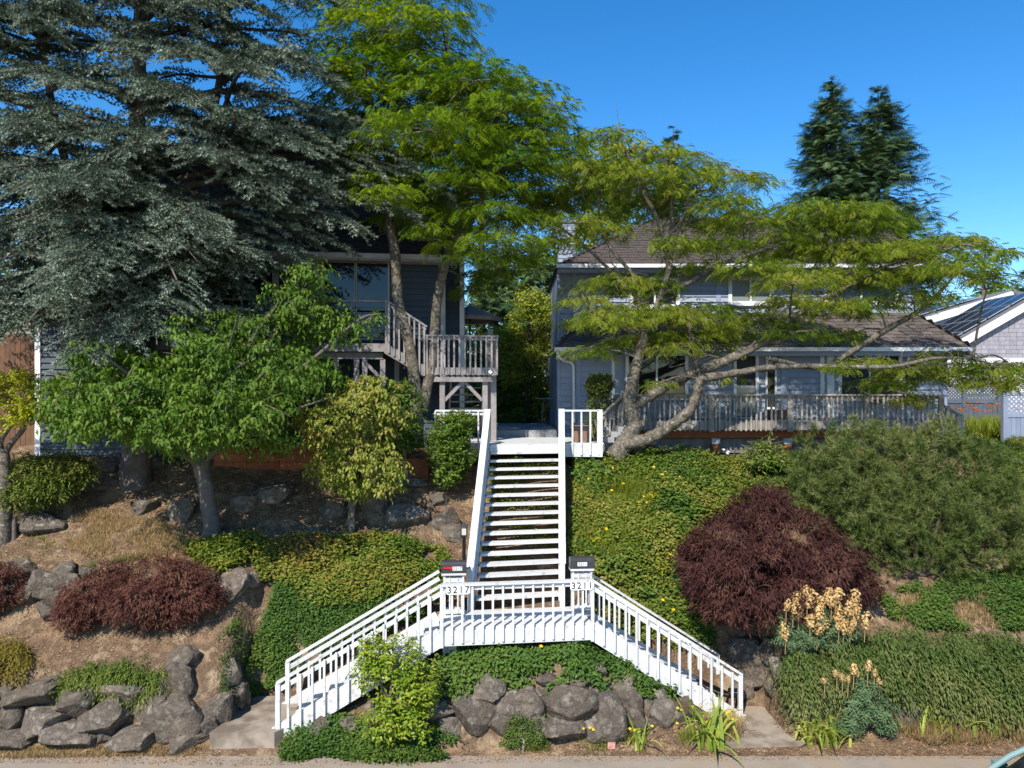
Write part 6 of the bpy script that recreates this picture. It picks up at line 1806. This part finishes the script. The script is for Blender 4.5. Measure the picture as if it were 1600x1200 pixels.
# ------------------------------------------------------------------ background trees
def fir(label, px, py_top, d, rad, n, zbot=5.4, seed=0, fm=1.0, group=None, name='fir_tree', mat=L_FIR):
    top = P(px, py_top, d); base = A((top[0], d, zbot)); hgt = top[2] - zbot
    T = tree(name, label, 'tree', base, group); fo = Foliage(); tb = Tubes()
    tb.add([base, base + A((0, 0, hgt * .5)), top], [.012 * hgt + .1, .008 * hgt + .05, .02], 7)
    r = np.random.default_rng(seed)
    nb__ = int(n / 26)
    f = fm * r.random(nb__) ** .80                     # 0 top .. 1 bottom
    az = r.uniform(0, 6.283, nb__); L = rad * (.035 + 1.02 * f ** .85) * r.uniform(.55, 1.12, nb__)
    for k in range(nb__):
        t = np.linspace(.12, 1, 26)[:, None]; dv = A((math.cos(az[k]), math.sin(az[k]), 0)); sd_ = A((-dv[1], dv[0], 0))
        o = A((top[0], d, top[2] - f[k] * hgt))
        w = (1 - t * .75) * .24 * L[k] + .08
        p_ = o + dv * t * L[k] + UP * L[k] * (-.30 * t + .26 * t * t) + sd_ * r.normal(0, 1, (26, 1)) * w + UP * r.normal(-.03, .075, (26, 1)) * L[k]
        Xd = dv * .9 + sd_ * r.normal(0, .6, (26, 1)) + UP * r.normal(-.1, .4, (26, 1))
        s = (.32 + .0105 * d) * r.uniform(.6, 1.2, 26) * min(1.0, .28 + L[k] * .38)
        fo.add(FIR, p_, Xd, np.tile(UP, (26, 1)) + r.normal(0, .3, (26, 3)), s, np.clip(r.normal(.45, .22, 26), 0, 1))
        if k % 3 == 0: tb.add([o, o + dv * L[k] * .6 - UP * .12 * L[k]], [.05, .02], 4)
    shift(tb.build('trunk', BARKD, T), base); shift(fo.build('crown', mat, T, 'stuff'), base)
fir('taller left one of the two dark firs behind the blue house', 1300, 120, 62, 8.0, 9600, 5.4, 1, .72)
fir('right one of the two dark firs, with longer low branches', 1372, 132, 63, 10.2, 9800, 5.4, 2, .78)
fir('dark fir with only its tip above the silk tree', 1052, 196, 68, 5.2, 2400, 5.4, 3, .35)
fir('fir whose spire just clears the tall silk tree', 752, 98, 60, 4.5, 2000, 5.4, 4, .35)
fir('fir at the right border behind the solar roofs', 1612, 395, 58, 3.6, 2600, 5.4, 5)
fir('dark fir low behind the blue house right end', 1385, 300, 66, 6.0, 2200, 5.4, 6)
fir('bluish fir in the gap between the two houses', 775, 330, 36, 3.4, 3400, 5.4, 7)
fir('second dark fir in the gap, nearer the blue house', 842, 360, 40, 3.2, 2400, 5.4, 8)
def leafy(name, label, d, blobs, n, mat, L=.16, W=.09, zb=5.4, cat='tree', per=7, tl=.5, gt=-.45):
    b = np.array(blobs); base = A((b[0, 0], d, zb))
    T = tree(name, label, cat, base); tb = Tubes(); fo = Foliage()
    tb.limb([base, (base + b[0, :3]) / 2, b[0, :3]], [.16, .12, .05], 7, 4)
    for k in range(1, len(b)): tb.limb([b[0, :3] - A((0, 0, .6)), (b[0, :3] + b[k, :3]) / 2, b[k, :3]], [.06, .04, .015], 5, 3)
    twig_leaves(fo, tb, blobs, n, LEAF2, L, W, per, tl, .4, .45, .8, gt, .5, .25, .4)
    shift(tb.build('trunk', BARKD, T), base); shift(fo.build('crown', mat, T, 'stuff'), base)
leafy('maple_tree', 'yellow-green maple filling the gap between the two houses', 31.0, [B(825, 520, 31, 42, 50, 1.3), B(850, 560, 30.8, 32, 60, 1.2), B(800, 560, 31, 34, 50, 1.2), B(835, 475, 31.4, 34, 26, 1.0), B(862, 500, 31, 22, 40, .9), B(780, 540, 31.2, 25, 40, 1.0), B(850, 620, 30.4, 30, 30, 1.0)], 2200, L_BACK, .13, .075)
leafy('shrub_mass', 'dark leafy shrubs closing the shaded passage between the houses', 32.5, [B(790, 600, 32.5, 60, 40, 1.4), B(830, 615, 32.0, 50, 36, 1.2), B(760, 570, 33, 40, 60, 1.2), B(740, 560, 34, 30, 70, 1.2), B(800, 640, 31.5, 60, 26, 1.2)], 1900, L_GLOSS, .14, .08, 5.3, 'shrub')
leafy('background_tree', 'green broadleaf tree beyond the gap, behind the maple', 44.0, [B(800, 430, 44, 60, 50, 2.0), B(840, 400, 44, 40, 40, 1.6), B(770, 460, 44, 40, 50, 1.6), B(870, 450, 44, 30, 60, 1.5)], 1700, L_GLOSS, .24, .14)
leafy('background_tree', 'green tree behind the chimney of the blue house', 36.0, [B(950, 260, 36, 50, 50, 1.8), B(900, 330, 36, 50, 60, 1.8), B(985, 300, 36, 50, 50, 1.8), B(940, 360, 36, 60, 50, 1.8)], 1700, L_BACK, .2, .11)
for k, (px, py, w, h, d) in enumerate(((1480, 500, 80, 40, 70), (1330, 480, 120, 50, 75), (700, 520, 150, 70, 60), (1100, 480, 140, 60, 75), (1590, 470, 70, 40, 66), (930, 520, 120, 70, 62), (400, 480, 260, 90, 66), (60, 460, 160, 90, 62))):
    labs = ['low tree line seen beyond the solar roof', 'distant trees behind the right half of the blue house', 'distant trees behind the dark house right end', 'distant trees behind the middle of the blue house', 'distant trees beside the utility pole', 'distant trees behind the gap, right side', 'distant trees behind the cedar', 'distant trees behind the tan cabin']
    leafy('background_tree', labs[k], d, [B(px, py, d, w, h, 3), B(px - w * .5, py + 20, d, w * .6, h, 3), B(px + w * .5, py + 25, d, w * .6, h * .9, 3), B(px, py + 90, d, w * 1.1, 60, 3)], 900, L_GLOSS, .5, .3, 5.4, 'tree', 6, 1.0)

# ------------------------------------------------------------------ parked car at the lower right
CR = thing('car', 'teal-grey parked car at the lower right corner, only its windscreen edge in view', 'car', (8.15, 10.85, 0))
def car_profile(zs): pass
def loft(name, secs, mat, parent, smooth=True, close=True):
    n = len(secs[0]); v = [p for s in secs for p in s]; f = []
    for i in range(len(secs) - 1):
        for k in range(n): f.append((i * n + k, i * n + (k + 1) % n, (i + 1) * n + (k + 1) % n, (i + 1) * n + k))
    if close: f += [tuple(range(n - 1, -1, -1)), tuple(range((len(secs) - 1) * n, len(secs) * n))]
    return py_obj(name, v, f, mat, parent, smooth)
def ring(x, zb, zt, hw, tuck):
    return [(x, -hw * .96, zb), (x, -hw, (zb + zt) * .5), (x, -hw * tuck, zt - .04), (x, -hw * tuck * .85, zt), (x, hw * tuck * .85, zt), (x, hw * tuck, zt - .04), (x, hw, (zb + zt) * .5), (x, hw * .96, zb)]
body = [(-2.2, .35, .62, .70, .92), (-2.1, .25, .74, .80, .95), (-1.6, .22, .86, .86, .96), (-.9, .22, .95, .89, .96), (.2, .22, .97, .90, .96), (1.3, .22, .98, .89, .96), (1.9, .24, .98, .84, .95), (2.15, .35, .92, .76, .92)]
loft('body', [ring(*b) for b in body], CARP, CR)
cab = [(-1.0, .93, .95, .80, .9), (-.30, .93, 1.54, .78, .78), (.1, .93, 1.66, .78, .76), (.9, .93, 1.66, .77, .76), (1.6, .94, 1.54, .74, .78), (2.0, .95, .98, .72, .88)]
loft('window_band', [ring(x, a, b - .025, c * .985, d) for x, a, b, c, d in cab], GLASS, CR)
loft('roof', [[(x, -c * d - .01, b - .07), (x, -c * d * .9, b + .005), (x, c * d * .9, b + .005), (x, c * d + .01, b - .07)] for x, a, b, c, d in cab[1:5]], CARP, CR)
for s in (-1, 1):
    for (xa, za, ya), (xb, zb, yb__) in (((-1.02, .95, .79), (-.28, 1.52, .60)), ((.45, .95, .80), (.45, 1.62, .61)), ((1.95, .96, .72), (1.58, 1.53, .58))):
        tb = Tubes(); tb.add([(xa, s * ya, za), ((xa + xb) / 2, s * (ya + yb__) / 2 + s * .02, (za + zb) / 2 + .03), (xb, s * yb__, zb)], .045, 8); tb.build('pillar', CARP, CR)
    for x in (-1.45, 1.4):
        tb = Tubes(); tb.add([(x, s * .70, .33), (x, s * .90, .33)], [.33, .33], 22); w = tb.build('tyre', RUBBER, CR)
        py_obj('rim', [(x + r_ * math.cos(a), s * (.905 if r_ < .2 else .90), .33 + r_ * math.sin(a)) for r_ in (.33, .22, .05) for a in np.linspace(0, 6.2832, 20, endpoint=False)],
               [(i, (i + 1) % 20, 20 + (i + 1) % 20, 20 + i) for i in range(20)] + [(20 + i, 20 + (i + 1) % 20, 40 + (i + 1) % 20, 40 + i) for i in range(20)] + [tuple(range(40, 60))], RIMM, w)
    box('headlight', (-2.18, s * .42 - .14, .60), (-2.02, s * .42 + .14, .72), LENS, CR)
    box('mirror', (-.75, s * .93 - .09, .96), (-.60, s * .93 + .09, 1.08), CARP, CR)
